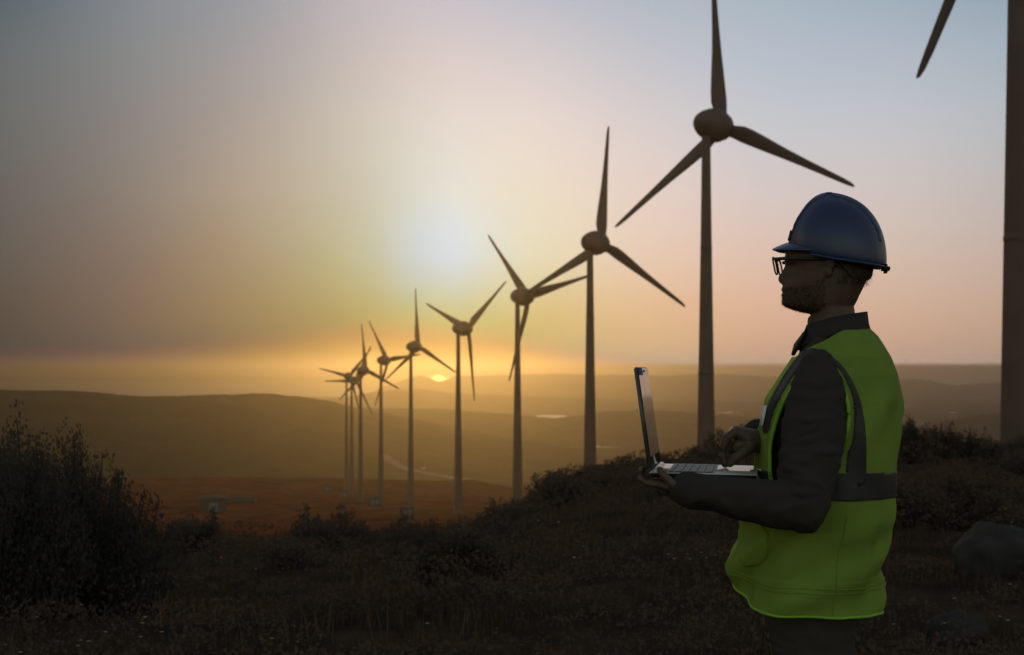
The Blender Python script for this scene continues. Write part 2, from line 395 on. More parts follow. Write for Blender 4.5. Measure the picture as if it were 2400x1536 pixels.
def mesh_hub():
    mb = MB(); rings = []; n = 32
    for yy, r in ((2.95, .5), (3.0, 1.75), (3.2, 1.92), (3.8, 1.84), (4.5, 1.42), (5.0, .85), (5.25, .35), (5.3, .04)):
        rings.append([Vector((r * cos(2 * pi * k / n), yy, r * sin(2 * pi * k / n))) for k in range(n)])
    mb.loft(rings)
    return mb
TG = 'wind turbines standing in a row along the ridge'
# tower column px, hub row px, distance, yaw, phase (deg), base row px or None, label
TURB = [
 (2392, -624, 90, 45, 5.1, None, 'closest wind turbine, only its dark tower at the right edge and one blade tip show'),
 (1655, 290, 189, 42, 94.0, None, 'large wind turbine just left of the helmet, its top blade cut by the frame'),
 (1383, 568, 264, 38, 86.0, None, 'wind turbine behind the open laptop lid, one blade upright and one down right'),
 (1213, 695, 349, 45.7, 11.8, 1168, 'wind turbine whose right blade tip meets the tower of the bigger one beside it'),
 (1074, 770, 424, 48.2, 37.9, 1195, 'wind turbine right of the bright water glint, with a Y of blades pointing up'),
 (963, 813, 529, 42.9, 94.2, 1212, 'wind turbine left of the bright water glint, one blade pointing straight up'),
 (893, 845, 615, 45, 6.5, 1185, 'small wind turbine with a blade pointing up left, third tower from the far left end'),
 (845, 869, 648, 38, 98.0, 1160, 'small distant wind turbine with a blade straight up, just right of the crossed pair'),
 (812, 882, 830, 26, 48, 1160, 'leftmost and farthest wind turbine, one blade reaching out to the left'),
 (824, 892, 790, 31, 61.4, 1152, 'tiny wind turbine crossing the leftmost one, a blade level to the left'),
]
meshes = {}
M_found = mat('pad_concrete', (.20, .19, .17), rough=.9, col2=(.14, .13, .12), nscale=.8)
for i, (tx, hy, D, psi, ph, by, lab) in enumerate(TURB):
    x = (tx - 1200) / F * D; hz = ZC + (H0 - hy) / F * D
    base = gz(x, D) - .1
    if by: base = min(base, ZC + (H0 - by) / F * D)
    Ht = hz - base
    rt = empty('wind_turbine', (x, D, base), -RAD(psi)); tag(rt, lab, 'wind turbine', TG)
    if i == 0:
        parts = {}
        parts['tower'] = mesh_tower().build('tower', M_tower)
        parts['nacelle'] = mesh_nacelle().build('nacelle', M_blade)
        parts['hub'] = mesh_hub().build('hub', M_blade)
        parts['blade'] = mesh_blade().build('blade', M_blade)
        src = parts
    def cp(k, loc, rot=(0, 0, 0), sc_=(1, 1, 1)):
        if i == 0 and not src[k].get('used'): o = src[k]; o['used'] = 1
        else: o = src[k].copy(); C.objects.link(o)
        o.parent = rt; o.location = loc; o.rotation_euler = rot; o.scale = sc_
        return o
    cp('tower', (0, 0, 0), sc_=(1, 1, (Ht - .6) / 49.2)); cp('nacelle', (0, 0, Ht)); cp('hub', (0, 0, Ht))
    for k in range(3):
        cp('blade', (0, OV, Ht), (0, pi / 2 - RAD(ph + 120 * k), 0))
for o in list(bpy.data.objects):
    if 'used' in o: del o['used']

#%%PART2
# ------------------------------------------------------------------ the person
PX, PY = 0.83, 3.70; PSI = RAD(13)
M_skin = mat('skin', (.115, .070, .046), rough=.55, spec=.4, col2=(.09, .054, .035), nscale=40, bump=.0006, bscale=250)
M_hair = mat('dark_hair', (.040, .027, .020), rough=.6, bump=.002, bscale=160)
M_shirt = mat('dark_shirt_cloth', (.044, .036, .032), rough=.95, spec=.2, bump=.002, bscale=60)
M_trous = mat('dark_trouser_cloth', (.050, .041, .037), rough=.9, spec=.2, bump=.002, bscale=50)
M_helmet = mat('blue_helmet_plastic', (.022, .038, .105), rough=.30, spec=.5)
M_black = mat('black_plastic', (.012, .012, .013), rough=.35)
M_boot = mat('boot_leather', (.02, .014, .01), rough=.6, bump=.001)
M_lens = bpy.data.materials.new('lens_glass'); M_lens.use_nodes = True
t = M_lens.node_tree; t.nodes.clear()
g1 = t.nodes.new('ShaderNodeBsdfTransparent'); g1.inputs[0].default_value = (.93, .93, .9, 1)
g2 = t.nodes.new('ShaderNodeBsdfGlossy'); g2.inputs['Roughness'].default_value = .03
g3 = t.nodes.new('ShaderNodeMixShader'); g3.inputs[0].default_value = .06; g4 = t.nodes.new('ShaderNodeOutputMaterial')
t.links.new(g1.outputs[0], g3.inputs[1]); t.links.new(g2.outputs[0], g3.inputs[2]); t.links.new(g3.outputs[0], g4.inputs[0])

person = empty('person', (PX, PY, gz(PX, PY)), pi - PSI); PZ = gz(PX, PY)
tag(person, 'person in blue hard hat, glasses and green safety vest, holding an open laptop', 'person')
bpy.context.view_layer.update()
PM = Matrix.Translation((PX, PY, PZ)) @ Matrix.Rotation(pi - PSI, 4, 'Z'); PI_ = PM.inverted()
def W(px, py, D):                                   # a point of the place as seen at (px, py), D metres ahead
    return Vector(((px - 1200) / F * D, D, ZC + (H0 - py) / F * D))
def LW(px, py, D): return PI_ @ W(px, py, D)
Zp = lambda py, D=3.7: ZC + (H0 - py) / F * D - PZ   # height above the feet

# torso envelope measured on the vest: row -> front and back extents, half width
TOR = [  # py, front px, back px, half width
 (768, 1922, 2034, .078), (790, 1890, 2056, .120), (812, 1868, 2070, .158), (838, 1857, 2084, .186), (880, 1832, 2097, .205),
 (935, 1800, 2104, .215), (1010, 1786, 2103, .215), (1090, 1780, 2095, .212), (1160, 1762, 2089, .214), (1215, 1740, 2086, .218),
 (1260, 1732, 2077, .214), (1340, 1722, 2064, .214), (1400, 1726, 2056, .214), (1452, 1732, 2052, .214)]
tz = np.array([Zp(r[0]) for r in TOR])[::-1]
tf = np.array([PX - (r[1] - 1200) / F * PY for r in TOR])[::-1]
tb = np.array([(r[2] - 1200) / F * PY - PX for r in TOR])[::-1]
tw = np.array([r[3] for r in TOR])[::-1]
def tor(z):
    ef, eb, B = np.interp(z, tz, tf), np.interp(z, tz, tb), np.interp(z, tz, tw)
    E = (ef + eb) / 2; cc = (ef - eb) / 2 / cos(PSI)
    A = sqrt(max(E * E - (B * sin(PSI)) ** 2, 0.0009)) / cos(PSI)
    return cc, A, B
def folds(th, z):
    # hanging cloth: swooping drag folds low down, slight ripples above
    low = min(1, max(0, (1.12 - z) / .15)); a = 0
    a += .012 * low * sin(30 * z + 5.0 * cos(th) + .6) * (.6 + .4 * sin(2 * th))
    a += .006 * low * sin(52 * z + 7.5 * cos(th) + 2.2 + 1.2 * sin(3 * th))
    a += .004 * min(1, max(0, (z - 1.12) / .08)) * sin(17 * z - 9 * cos(th) + 1.0)
    a += .005 * sin(7 * th - 6 * z + 2 * sin(3 * z * 4)) * min(1, max(0, (1.42 - z) / .1))
    a += .0028 * sin(13 * th + 8 * z + 1.7 * sin(9 * z))* min(1, max(0, (1.42 - z) / .1))
    return a
def tpt(th, z, off=0.0, fold=1.0, scA=1.0, scB=1.0):
    cc, A, B = tor(z); e = 2 / 2.35
    c_, s_ = cos(th), sin(th)
    f = folds(th, z) * fold + off
    x = (A * scA + f) * math.copysign(abs(c_) ** e, c_); y = (B * scB + f) * math.copysign(abs(s_) ** e, s_)
    return Vector((cc + x, y, z))

# --- body: one continuous skin
HY = RAD(7)        # head turned a little further away than the chest
HC = Vector((0.0, 0.0, 0))
def headM(v): return Matrix.Rotation(-HY, 3, 'Z') @ v
HZ = {  # z : front profile, back, half width
 1.568: (.055, .050, .045), 1.576: (.088, .052, .052), 1.585: (.114, .056, .056), 1.594: (.127, .062, .060), 1.606: (.1275, .068, .0635), 1.616: (.1255, .072, .066),
 1.627: (.1265, .078, .068), 1.640: (.126, .084, .070), 1.652: (.1235, .090, .0715), 1.664: (.121, .096, .0725), 1.680: (.117, .100, .073),
 1.695: (.1155, .103, .074), 1.712: (.1205, .106, .075), 1.730: (.1185, .108, .076), 1.750: (.114, .109, .0765), 1.775: (.101, .106, .074),
 1.800: (.075, .092, .062), 1.818: (.038, .06, .04), 1.823: (.012, .02, .016)}
hz_ = sorted(HZ)
def head_pt(th, z):
    f, b, w = [np.interp(z, hz_, [HZ[q][i] for q in hz_]) for i in range(3)]
    c_, s_ = cos(th), sin(th)
    side = min(1, max(0, (1.70 - z) / .1))
    ef = 2 / 2.1
    # cheeks sit behind the profile line: front superellipse with a midline ridge
    fr = f - .010 - .008 * side
    x = (fr if c_ > 0 else b) * math.copysign(abs(c_) ** ef, c_); y = w * math.copysign(abs(s_) ** ef, s_)
    if c_ > 0: x += (f - fr) * exp(-(y / .034) ** 2)
    # nose
    if c_ > 0:
        nz = np.interp(z, [1.646, 1.650, 1.658, 1.666, 1.675, 1.690, 1.700, 1.706], [0, .008, .0155, .0170, .0135, .0065, .0025, 0])
        nw = np.interp(z, [1.646, 1.66, 1.70], [.015, .0125, .008])
        x += nz * exp(-(y / nw) ** 2)
        # lips
        lp = .0035 * exp(-((z - 1.633) / .0045) ** 2) + .004 * exp(-((z - 1.6195) / .0045) ** 2) - .004 * exp(-((z - 1.6265) / .0022) ** 2)
        x += lp * exp(-(y / .022) ** 2)
        # eye sockets
        x -= .009 * exp(-((abs(y) - .033) / .014) ** 2 - ((z - 1.692) / .011) ** 2)
        x += .004 * exp(-((abs(y) - .03) / .02) ** 2 - ((z - 1.712) / .006) ** 2)
    return headM(Vector((x, y, z)))
mb = MB()
zs = list(np.linspace(1.568, 1.823, 84))
mb.loft([[head_pt(2 * pi * k / 96, z) for k in range(96)] for z in zs])
# ears
for sgn in (1, -1):
    Mx = Matrix.Rotation(sgn * RAD(-18), 3, 'Z')
    for dx, dz, rr in ((0, .012, .02), (.004, -.012, .014)):
        c = headM(Vector((-.008 + dx, sgn * .078, 1.685 + dz)))
        mb.ellipsoid(c, (rr * .75, .007, rr), headM and Matrix.Rotation(-HY, 3, 'Z') @ Mx, 16, 10)
# neck with the apple in front
mb.tube([(-.012, 0, 1.47), (-.010, 0, 1.52), (-.006, 0, 1.56), (.002, 0, 1.61)], [(.070, .072), (.060, .062), (.056, .058), (.055, .057)], 28, flat=(1, 0, 0))
mb.ellipsoid((.049, 0, 1.548), (.012, .012, .017))
# torso (inside the clothes), pelvis
rings = []
for z in np.linspace(.86, 1.50, 26):
    s_ = np.interp(z, [.86, 1.1, 1.3, 1.5], [.60, .68, .78, .70])
    rings.append([tpt(2 * pi * k / 40, z - .012, 0, 0, s_, np.interp(z, [1.3, 1.45], [.80, .70])) for k in range(40)])
mb.loft(rings)
SL = LW(1925, 876, 3.535); EL = LW(1882, 1192, 3.43); WL = LW(1632, 1152, 3.48)
SR = PI_ @ Vector((.875, 3.885, 1.405)); ER = PI_ @ Vector((.865, 3.975, 1.12)); WR = PI_ @ Vector((.672, 3.790, 1.236))
for S_, E_, W_ in ((SL, EL, WL), (SR, ER, WR)):
    mb.tube([S_ + Vector((0, 0, -.03)), S_.lerp(E_, .5), E_], [.044, .045, .039], 18)
    mb.tube([E_, E_.lerp(W_, .3), W_], [.039, .040, .027], 18)
# legs
for sgn in (1, -1):
    hip = Vector((.02, sgn * .09, .92)); kn = Vector((.035, sgn * .10, .50)); an = Vector((-.01, sgn * .11, .09))
    mb.tube([hip, hip.lerp(kn, .5), kn], [.085, .074, .055], 20); mb.tube([kn, kn.lerp(an, .35), an], [.055, .056, .038], 20)
    mb.tube([an + Vector((-.02, 0, -.03)), an + Vector((.16, sgn * .02, -.045))], [.038, .030], 14)
# hands
def finger(base, pts, r0, r1):
    n_ = len(pts) + 1; rr = [r0 + (r1 - r0) * i / (n_ - 1) for i in range(n_)]
    mb.tube([base] + pts, rr, 12)
# LAPTOP frame of reference
LPH = RAD(10)
LO = Vector((0.338, 3.50, 1.1665))                  # near rear (hinge) corner of the base's top face
LU = Vector((cos(LPH), -sin(LPH), -.012)).normalized()   # towards the person (depth)
LV = Vector((sin(LPH), cos(LPH), 0))                # away from the camera along the hinge (width)
LN = LU.cross(LV); LN = LN if LN.z > 0 else -LN
def LP(u, v, w=0): return PI_ @ (LO + LU * u + LV * v + LN * w)
# left hand: palm up under the base, fingers running to the hinge and curling up behind it
TH = .013
pw = LP(.112, -.005, -.045); 
mb.tube([WL, LP(.10, .015, -.040), LP(.055, .035, -.034), LP(.030, .042, -.031)], [(.027, .021), (.020, .036), (.017, .042), (.013, .040)], 20, flat=tuple((LP(0, 0, 1) - LP(0, 0, 0))))
for i, (v0, ln) in enumerate(((.008, 1.0), (.031, 1.06), (.053, 1.0), (.073, .85))):
    b0 = LP(.030, v0, -.031)
    finger(b0, [LP(.030 - .036 * ln, v0 + .001, -.028), LP(-.012 - .012 * ln, v0 + .001, -.016), LP(-.018 - .004 * ln, v0, .004 * ln)], .0095, .0072)
# thumb up along the near edge of the base
finger(LP(.085, -.012, -.036), [LP(.060, -.020, -.026), LP(.040, -.020, -.008), LP(.026, -.010, .008)], .0125, .0085)
# right hand: loosely closed, resting its fingertips on the keys
K = lambda u, v, w: LP(u, v, w)
pv = .205
NFL = tuple((LP(0, 0, 1) - LP(0, 0, 0)))
mb.tube([WR, K(.262, .212, .070), K(.236, .208, .078), K(.204, .205, .096)], [(.030, .030), (.030, .036), (.028, .042), (.016, .042)], 20, flat=NFL)
for i, (dv, ln) in enumerate(((-.032, .94), (-.011, 1.04), (.010, 1.0), (.030, .88))):
    finger(K(.202, pv + dv, .093), [K(.202 - .020 * ln, pv + dv, .080), K(.180 - .007 * ln, pv + dv, .062 - .010 * ln), K(.172, pv + dv, .036), K(.180, pv + dv * .9, .012)], .0125, .0095)
finger(K(.240, pv - .028, .058), [K(.224, pv - .046, .044), K(.206, pv - .050, .030), K(.192, pv - .044, .015)], .0160, .0100)
mb.ellipsoid(K(.224, pv - .016, .056), (.030, .020, .026))
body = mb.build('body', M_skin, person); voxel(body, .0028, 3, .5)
# beard and eyebrows belong to the hair part
mh = MB()
def shell(th0, th1, z0, z1, off, nz=24, nt=48):
    rings = []
    a0 = len(mh.v)
    zs = np.linspace(z0, z1, nz)
    for inner in (0, 1):
        for zq in zs:
            for k in range(nt + 1):
                th = th0 + (th1 - th0) * k / nt
                z = z1 + (zq - z1) * (1 - .62 * max(0, (abs(k / nt - .5) * 2 - .45) / .55) ** 1.3)
                v = head_pt(th, z); c = headM(Vector((0, 0, z)))
                edge = min(1, min(k, nt - k) / 3) * min(1, min(z - z0, z1 - z) / .006 + .05)
                d = (v - c); d.z = 0; d.normalize()
                mh.v.append(v + d * ((off * edge + .0008 * sin(th * 60 + z * 900)) if inner == 0 else -.006))
    m_ = nt + 1; h_ = nz * m_
    for i in range(nz - 1):
        for k in range(nt):
            q = a0 + i * m_ + k; mh.f.append((q, q + 1, q + m_ + 1, q + m_)); q += h_; mh.f.append((q, q + m_, q + m_ + 1, q + 1))
    for i in range(nz - 1):
        for k in (0, nt):
            q = a0 + i * m_ + k; mh.f.append((q, q + m_, q + m_ + h_, q + h_))
    for k in range(nt):
        for i in (0, nz - 1):
            q = a0 + i * m_ + k; mh.f.append((q, q + 1, q + 1 + h_, q + h_))
shell(RAD(78), RAD(282), 1.652, 1.80, .007)            # hair round the back and the sides
rr = random.Random(3)
for k in range(420):                                    # ragged ends of hair at the nape
    th = RAD(rr.uniform(105, 255)); z = rr.uniform(1.646, 1.70); v = head_pt(th, z)
    d = (v - headM(Vector((0, 0, z)))).normalized()
    p0 = v + d * .002; p1 = v + d * rr.uniform(.006, .016) + Vector((0, 0, -rr.uniform(.006, .020)))
    sd = Vector((-d.y, d.x, 0)) * .0012
    mh.add([p0 - sd, p0 + sd, p1], [(0, 1, 2)])
for k in range(4200):                                   # short beard
    th = RAD(rr.uniform(-88, 88)); z = 1.572 + (1.640 + .05 * max(0, abs(th) / 1.5 - .6) - 1.572) * rr.random() ** 1.35
    if z > 1.640 - .02 * cos(th) and abs(th) < .25 and rr.random() < .5: continue
    if abs(z - 1.626) < .006 and abs(th) < .18: continue
    v = head_pt(th, z); d = (v - headM(Vector((0, 0, z)))).normalized()
    p1 = v + d * rr.uniform(.002, .0055) + Vector((0, 0, -rr.uniform(.001, .005)))
    sd = Vector((-d.y, d.x, 0)) * .0006
    mh.add([v - sd, v + sd, p1], [(0, 1, 2)])
mh.build('hair', M_hair, person, fix=False)

# --- shirt: torso, two sleeves, standing collar in one cloth
ms = MB(); rings = []
for z in np.linspace(.93, Zp(768), 34):
    s_ = np.interp(z, [.93, 1.15, 1.3, 1.5], [.72, .80, .93, .965])
    rings.append([tpt(2 * pi * k / 56, z, -.006, .3, s_, .95) for k in range(56)])
ms.loft(rings)
# shoulder caps and sleeves
def sleeve(S_, E_, W_, sgn):
    ax = (E_ - S_)
    ms.tube([S_ + Vector((0, -sgn * .02, .0)), S_ + ax * .15, S_ + ax * .4, S_ + ax * .7, E_ + ax * .02], [(.062, .058), (.070, .058), (.077, .060), (.072, .060), (.058, .058)], 24, flat=(1, 0, 0))
    bx = (W_ - E_)
    ms.tube([E_, E_ + bx * .25, E_ + bx * .5, E_ + bx * .75, W_ + bx * .10], [.056, .056, .052, .046, .040], 22)
    for q in (1.0, 1.09): ms.tube([E_ + bx * (q - .012), E_ + bx * (q + .012)], [.041, .041], 22)
    rr = random.Random(5)
    for k in range(8):      # creases at the elbow and along the arm
        q = k / 8; p = S_ + ax * (.35 + .6 * q)
        ms.ellipsoid(p + Vector((rr.uniform(-.02, .02), sgn * .03, 0)), (.045, .042, .018), Matrix.Rotation(RAD(rr.uniform(-25, 25)), 3, 'Y'), 16, 8)
sleeve(SL, EL, WL, 1); sleeve(SR, ER, WR, -1)
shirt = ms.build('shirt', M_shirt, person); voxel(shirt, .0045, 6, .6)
def wrinkle(o, amp, seed):
    me_ = o.data; nn_ = [v.normal.copy() for v in me_.vertices]
    for v, nv in zip(me_.vertices, nn_):
        p = v.co; q = Vector((p.x * 13 + p.z * 9, p.y * 9, p.z * 26 - p.x * 6)) + Vector((seed, 0, 0))
        r1_ = 1 - abs(mnoise.noise(q)) * 2.2; r2_ = mnoise.noise(Vector((p.x * 22, p.y * 22, p.z * 34)) + Vector((0, seed, 0)))
        v.co = p + nv * amp * (r1_ * .8 + r2_ * .6)
    me_.update()
wrinkle(shirt, .0052, 3.0)
# collar: a sheet that stands round the neck, higher behind, open and spread in front
mc = MB(); nn = 60; inner = []; outer = []
vs = []
for k in range(nn + 1):
    th = RAD(12 + (348 - 12) * k / nn)
    fr = max(0, cos(th)); bk = max(0, -cos(th))
    top = Vector((-.012 + .080 * cos(th) * (1.0 if cos(th) < 0 else .95), .074 * sin(th), 1.556 + .014 * bk - .020 * fr))
    mid = Vector((-.010 + .086 * cos(th), .084 * sin(th), 1.536 + .006 * bk - .03 * fr))
    low = Vector((-.004 + (.100 + .004 * fr) * cos(th), (.108) * sin(th), 1.512 + .002 * bk - .034 * fr))
    base = Vector((-.004 + .078 * cos(th), .080 * sin(th), 1.500 - .03 * fr))
    bi = Vector((-.012 + .070 * cos(th), .066 * sin(th), 1.50 - .03 * fr)); ti = top + Vector((-.006 * cos(th), -.006 * sin(th), -.002))
    vs.append([ti, top + Vector((0, 0, .003)), mid, low, low + Vector((-.004 * cos(th), -.004 * sin(th), -.003)), base, bi])
verts = [v for r in vs for v in r]; m_ = 7; fs = []
for k in range(nn):
    for i in range(6): a0 = k * m_ + i; fs.append((a0, a0 + 1, a0 + m_ + 1, a0 + m_))
    a0 = k * m_; fs.append((a0 + 6, a0, a0 + m_, a0 + m_ + 6))
mc.add(verts, fs)
# the pointed front wings of the collar
for sgn in (1, -1):
    q = [Vector((.062, sgn * .030, 1.532)), Vector((.075, sgn * .085, 1.505)), Vector((.100, sgn * .062, 1.462)), Vector((.094, sgn * .024, 1.490))]
    up = Vector((.004, 0, .004)); mc.add(q + [v - up for v in q], [(0, 1, 2, 3), (7, 6, 5, 4), (0, 4, 5, 1), (1, 5, 6, 2), (2, 6, 7, 3), (3, 7, 4, 0)])
mc.build('shirt_collar', M_shirt, person)

# --- trousers
mt = MB(); rings = []
for z in np.linspace(.80, 1.0, 10): rings.append([tpt(2 * pi * k / 40, z, -.01, 0, .70, .82) for k in range(40)])
mt.loft(rings)
for sgn in (1, -1):
    hip = Vector((.055, sgn * .088, .86)); kn = Vector((.035, sgn * .10, .50)); an = Vector((-.01, sgn * .11, .09))
    mt.tube([hip, hip.lerp(kn, .5), kn, kn.lerp(an, .5), an], [(.125, .098), (.098, .088), (.078, .078), (.072, .072), (.068, .066)], 26, flat=(1, 0, 0))
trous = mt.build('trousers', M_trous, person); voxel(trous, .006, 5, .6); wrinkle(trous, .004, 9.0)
for sgn in (1, -1):
    mbt = MB(); y0 = sgn * .115
    mbt.tube([(-.07, y0, .045), (-.02, y0, .05), (.08, y0 + sgn * .01, .05), (.17, y0 + sgn * .02, .04)], [(.040, .038), (.048, .044), (.042, .046), (.034, .040)], 20, flat=(0, 0, 1))
    mbt.tube([(-.025, y0, .05), (-.02, y0, .14)], [.048, .050], 18)
    mbt.box((.05, y0 + sgn * .01, .008), (.27, .092, .018), bev=.006)
    mbt.build('boot', M_boot, person)

# --- vest
GREEN = (.33, .46, .085)
M_vest = mat('vest_mesh_cloth', GREEN, rough=.75, spec=.15, col2=(.24, .35, .062), nscale=4, bump=.0015, bscale=90, trans=.32, tcol=(.55, .75, .04))
M_strip = mat('reflective_tape', (.042, .038, .040), rough=.5, spec=.3, bump=.0008, bscale=120)
M_pipe = mat('vest_piping', (.30, .62, .05), rough=.6, trans=.2, tcol=(.5, .8, .05))
VZ0, VZ1 = Zp(1452), Zp(772)
def vz_of(t, th):      # hem dips at the side, rises to the open front; neckline slopes down to the front
    lo = VZ0 + .040 + .055 * max(0, cos(th)) ** 3 - .004 * max(0, -cos(th))
    hi = VZ1 + .004 - .078 * max(0, cos(th)) ** 1.0 - .008 * abs(sin(th))
    return lo + (hi - lo) * t
NT, NZ = 300, 190
def sidepx(v):     # side elevation coordinates (a, z) of a vest point
    return v.x, v.z
# armhole: closed polygon in the side elevation (measured on the photo at the near side)
def side_az(px, py, D=3.50): q = LW(px, py, D); return (q.x, q.z)
hole_px = [(1910, 843), (1930, 852), (1950, 868), (1968, 892), (1982, 925), (1990, 960), (1988, 1000), (1976, 1035), (1955, 1060), (1925, 1085), (1900, 1115), (1885, 1150), (1850, 1180), (1815, 1170), (1800, 1120), (1800, 1050), (1812, 1000), (1828, 955), (1850, 915), (1872, 880), (1892, 856)]
def smooth_poly(P, it=2):
    P = [Vector(p) for p in P]
    for _ in range(it):
        Q = []
        for i in range(len(P)):
            a_, b_ = P[i], P[(i + 1) % len(P)]; Q += [a_ * .75 + b_ * .25, a_ * .25 + b_ * .75]
        P = Q
    return np.array([[p[0], p[1]] for p in P])
hole = smooth_poly([side_az(*p) for p in hole_px])
band_px = [(1894, 815), (1925, 820), (1960, 842), (1990, 878), (2010, 920), (2022, 965), (2029, 1020), (2029, 1112), (2028, 1135), (1984, 1135), (1984, 1112), (1986, 1060), (1998, 1040), (2002, 1000), (2002, 950), (1994, 915), (1978, 880), (1955, 852), (1928, 836), (1912, 832), (1893, 842), (1868, 866), (1846, 898), (1822, 940), (1806, 975), (1796, 1020), (1780, 1020), (1790, 965), (1812, 920), (1838, 875), (1866, 838)]
band = smooth_poly([side_az(*p) for p in band_px], 1)
def inside(P, x, y):
    x = np.asarray(x); y = np.asarray(y); c = np.zeros(x.shape, bool); n_ = len(P)
    for i in range(n_):
        x0, y0 = P[i]; x1, y1 = P[(i + 1) % n_]
        cond = ((y0 > y) != (y1 > y)); xi = (x1 - x0) * (y - y0) / ((y1 - y0) if y1 != y0 else 1e-9) + x0
        c ^= cond & (x < xi)
    return c
def nearest(P, x, y):
    best = np.full(x.shape, 1e9); bx = x.copy(); by = y.copy()
    for i in range(len(P)):
        a_ = P[i]; b_ = P[(i + 1) % len(P)]; d = b_ - a_; L2 = (d ** 2).sum() + 1e-12
        t_ = np.clip(((x - a_[0]) * d[0] + (y - a_[1]) * d[1]) / L2, 0, 1); qx = a_[0] + t_ * d[0]; qy = a_[1] + t_ * d[1]
        dd = np.hypot(x - qx, y - qy); m_ = dd < best; best[m_] = dd[m_]; bx[m_] = qx[m_]; by[m_] = qy[m_]
    return best, bx, by
pts = np.zeros((NZ + 1, NT, 3)); nrm = np.zeros_like(pts)
for i in range(NZ + 1):
    for k in range(NT):
        th = 2 * pi * (k + .5) / NT; z = vz_of(i / NZ, th); v = tpt(th, z, .004 if z > .9 else .006)
        pts[i, k] = v
dth = np.roll(pts, -1, 1) - np.roll(pts, 1, 1); dz_ = np.gradient(pts, axis=0)
nrm = np.cross(dth, dz_); nrm /= np.linalg.norm(nrm, axis=2, keepdims=True) + 1e-9
side = np.abs(pts[:, :, 1]) > .07
for P in (hole, band):                      # snap the grid onto the outlines so that they cut cleanly
    d, qx, qy = nearest(P, pts[:, :, 0], pts[:, :, 2]); m_ = (d < .0032) & side
    pts[:, :, 0][m_] = qx[m_]; pts[:, :, 2][m_] = qy[m_]
cen = (pts[:-1] + pts[1:]) / 2; cen = (cen + np.roll(cen, -1, 1)) / 2
sidef = np.abs(cen[:, :, 1]) > .07
H_in = inside(hole, cen[:, :, 0], cen[:, :, 2]) & sidef
thc = (np.arange(NT) + 1) / NT * 2 * pi
gap = (np.minimum(thc, 2 * pi - thc) < .055)[None, :] & np.ones_like(H_in)       # open front
B_in = inside(band, cen[:, :, 0], cen[:, :, 2]) & sidef
zc_ = cen[:, :, 2]; zw0, zw1 = Zp(1166, 3.6), Zp(1104, 3.6)
tilt = 0.0
B_in |= (zc_ > zw0) & (zc_ < zw1)
vid = np.arange((NZ + 1) * NT).reshape(NZ + 1, NT)
def faces_of(mask):
    ii, kk = np.nonzero(mask); k2 = (kk + 1) % NT
    return np.stack([vid[ii, kk], vid[ii, k2], vid[ii + 1, k2], vid[ii + 1, kk]], 1).tolist()
def sheet(name, mask, off, thick, mat_, parent):
    V_ = (pts + nrm * off).reshape(-1, 3); fs = faces_of(mask)
    used = sorted({i for f in fs for i in f}); mp = {a_: b_ for b_, a_ in enumerate(used)}
    o = mesh_obj(name, V_[used].tolist(), [tuple(mp[i] for i in f) for f in fs], mat_, parent)
    sm = o.modifiers.new('t', 'SOLIDIFY'); sm.thickness = thick; sm.offset = -1
    return o
vest = sheet('safety_vest', ~H_in & ~gap, 0, .0018, M_vest, person)
st = sheet('reflective_strip', B_in & ~H_in & ~gap, .0022, .0015, M_strip, vest); st['label'] = 'dark grey reflective tape over the shoulders and round the waist'
# piping round each armhole, hem edging
def surf_y(a_, z, sgn):
    cc, A, B = tor(z); e = 2 / 2.35; tt = max(-1, min(1, (a_ - cc) / (A + .005)))
    return sgn * (B + .005) * (max(0.0, 1 - abs(tt) ** 2.35)) ** (1 / 2.35)
for sgn in (1, -1):
    mp_ = MB(); ring = []
    P3 = [Vector((h[0], surf_y(h[0], h[1], sgn), h[1])) for h in hole]
    P3.append(P3[0]); mp_.tube(P3, [(.0052, .0052)] * len(P3), 10, caps=False); mp_.build('armhole_piping', M_pipe, vest)
mp_ = MB(); hp = []
for k in range(NT + 1): hp.append(Vector(pts[0, k % NT]) + Vector((0, 0, .002)))
# thin zip edge down the front on each side of the opening and the hem
kk = int(.055 / (2 * pi) * NT) + 1
hemp = [Vector(pts[0, k]) for k in range(kk, NT - kk)]
mp_.tube(hemp, [(.0035, .0035)] * len(hemp), 8); 
for k in (kk, NT - kk - 1):
    q = [Vector(pts[i, k]) for i in range(0, NZ + 1, 2)]; mp_.tube(q, [(.003, .003)] * len(q), 8)
mp_.build('hem_edging', M_pipe, vest)
# patch pocket low on the near front side, with a stitched edge
pk = smooth_poly([side_az(*p) for p in ((1722, 1232), (1798, 1232), (1800, 1322), (1724, 1345))], 1)
P_in = inside(pk, cen[:, :, 0], cen[:, :, 2]) & (cen[:, :, 1] > .03)
pkt = sheet('pocket', P_in & ~gap, .004, .003, M_vest, vest)
# sewn seams: hem band, side seams, shoulder yoke
def seam(P3, r_=.0016):
    mse = MB(); mse.tube(P3, [(r_, r_)] * len(P3), 6); mse.build('seam', M_vest, vest)
def vp(i, k): return Vector(pts[i, k % NT]) + Vector(nrm[i, k % NT]) * .0012
for i in (16, 19): seam([vp(i, k) for k in range(kk, NT - kk)])
for k in (int(NT * .30), int(NT * .70)): seam([vp(i, k) for i in range(0, int(NZ * .36))])
# pale badge holder on the chest
mbg = MB(); bz = Zp(972); c0 = tpt(RAD(27), bz, .009); c1 = tpt(RAD(29), bz, .009); c2 = tpt(RAD(27), bz + .01, .009)
ta_ = (c1 - c0).normalized(); tu_ = (c2 - c0).normalized(); tn_ = ta_.cross(tu_).normalized(); tu_ = tn_.cross(ta_)
mbg.box(c0, (.016, .052, .003), Matrix((ta_, tu_, tn_)).transposed(), .001)
mbg.build('badge', mat('white_card', (.8, .8, .78), rough=.3), person)

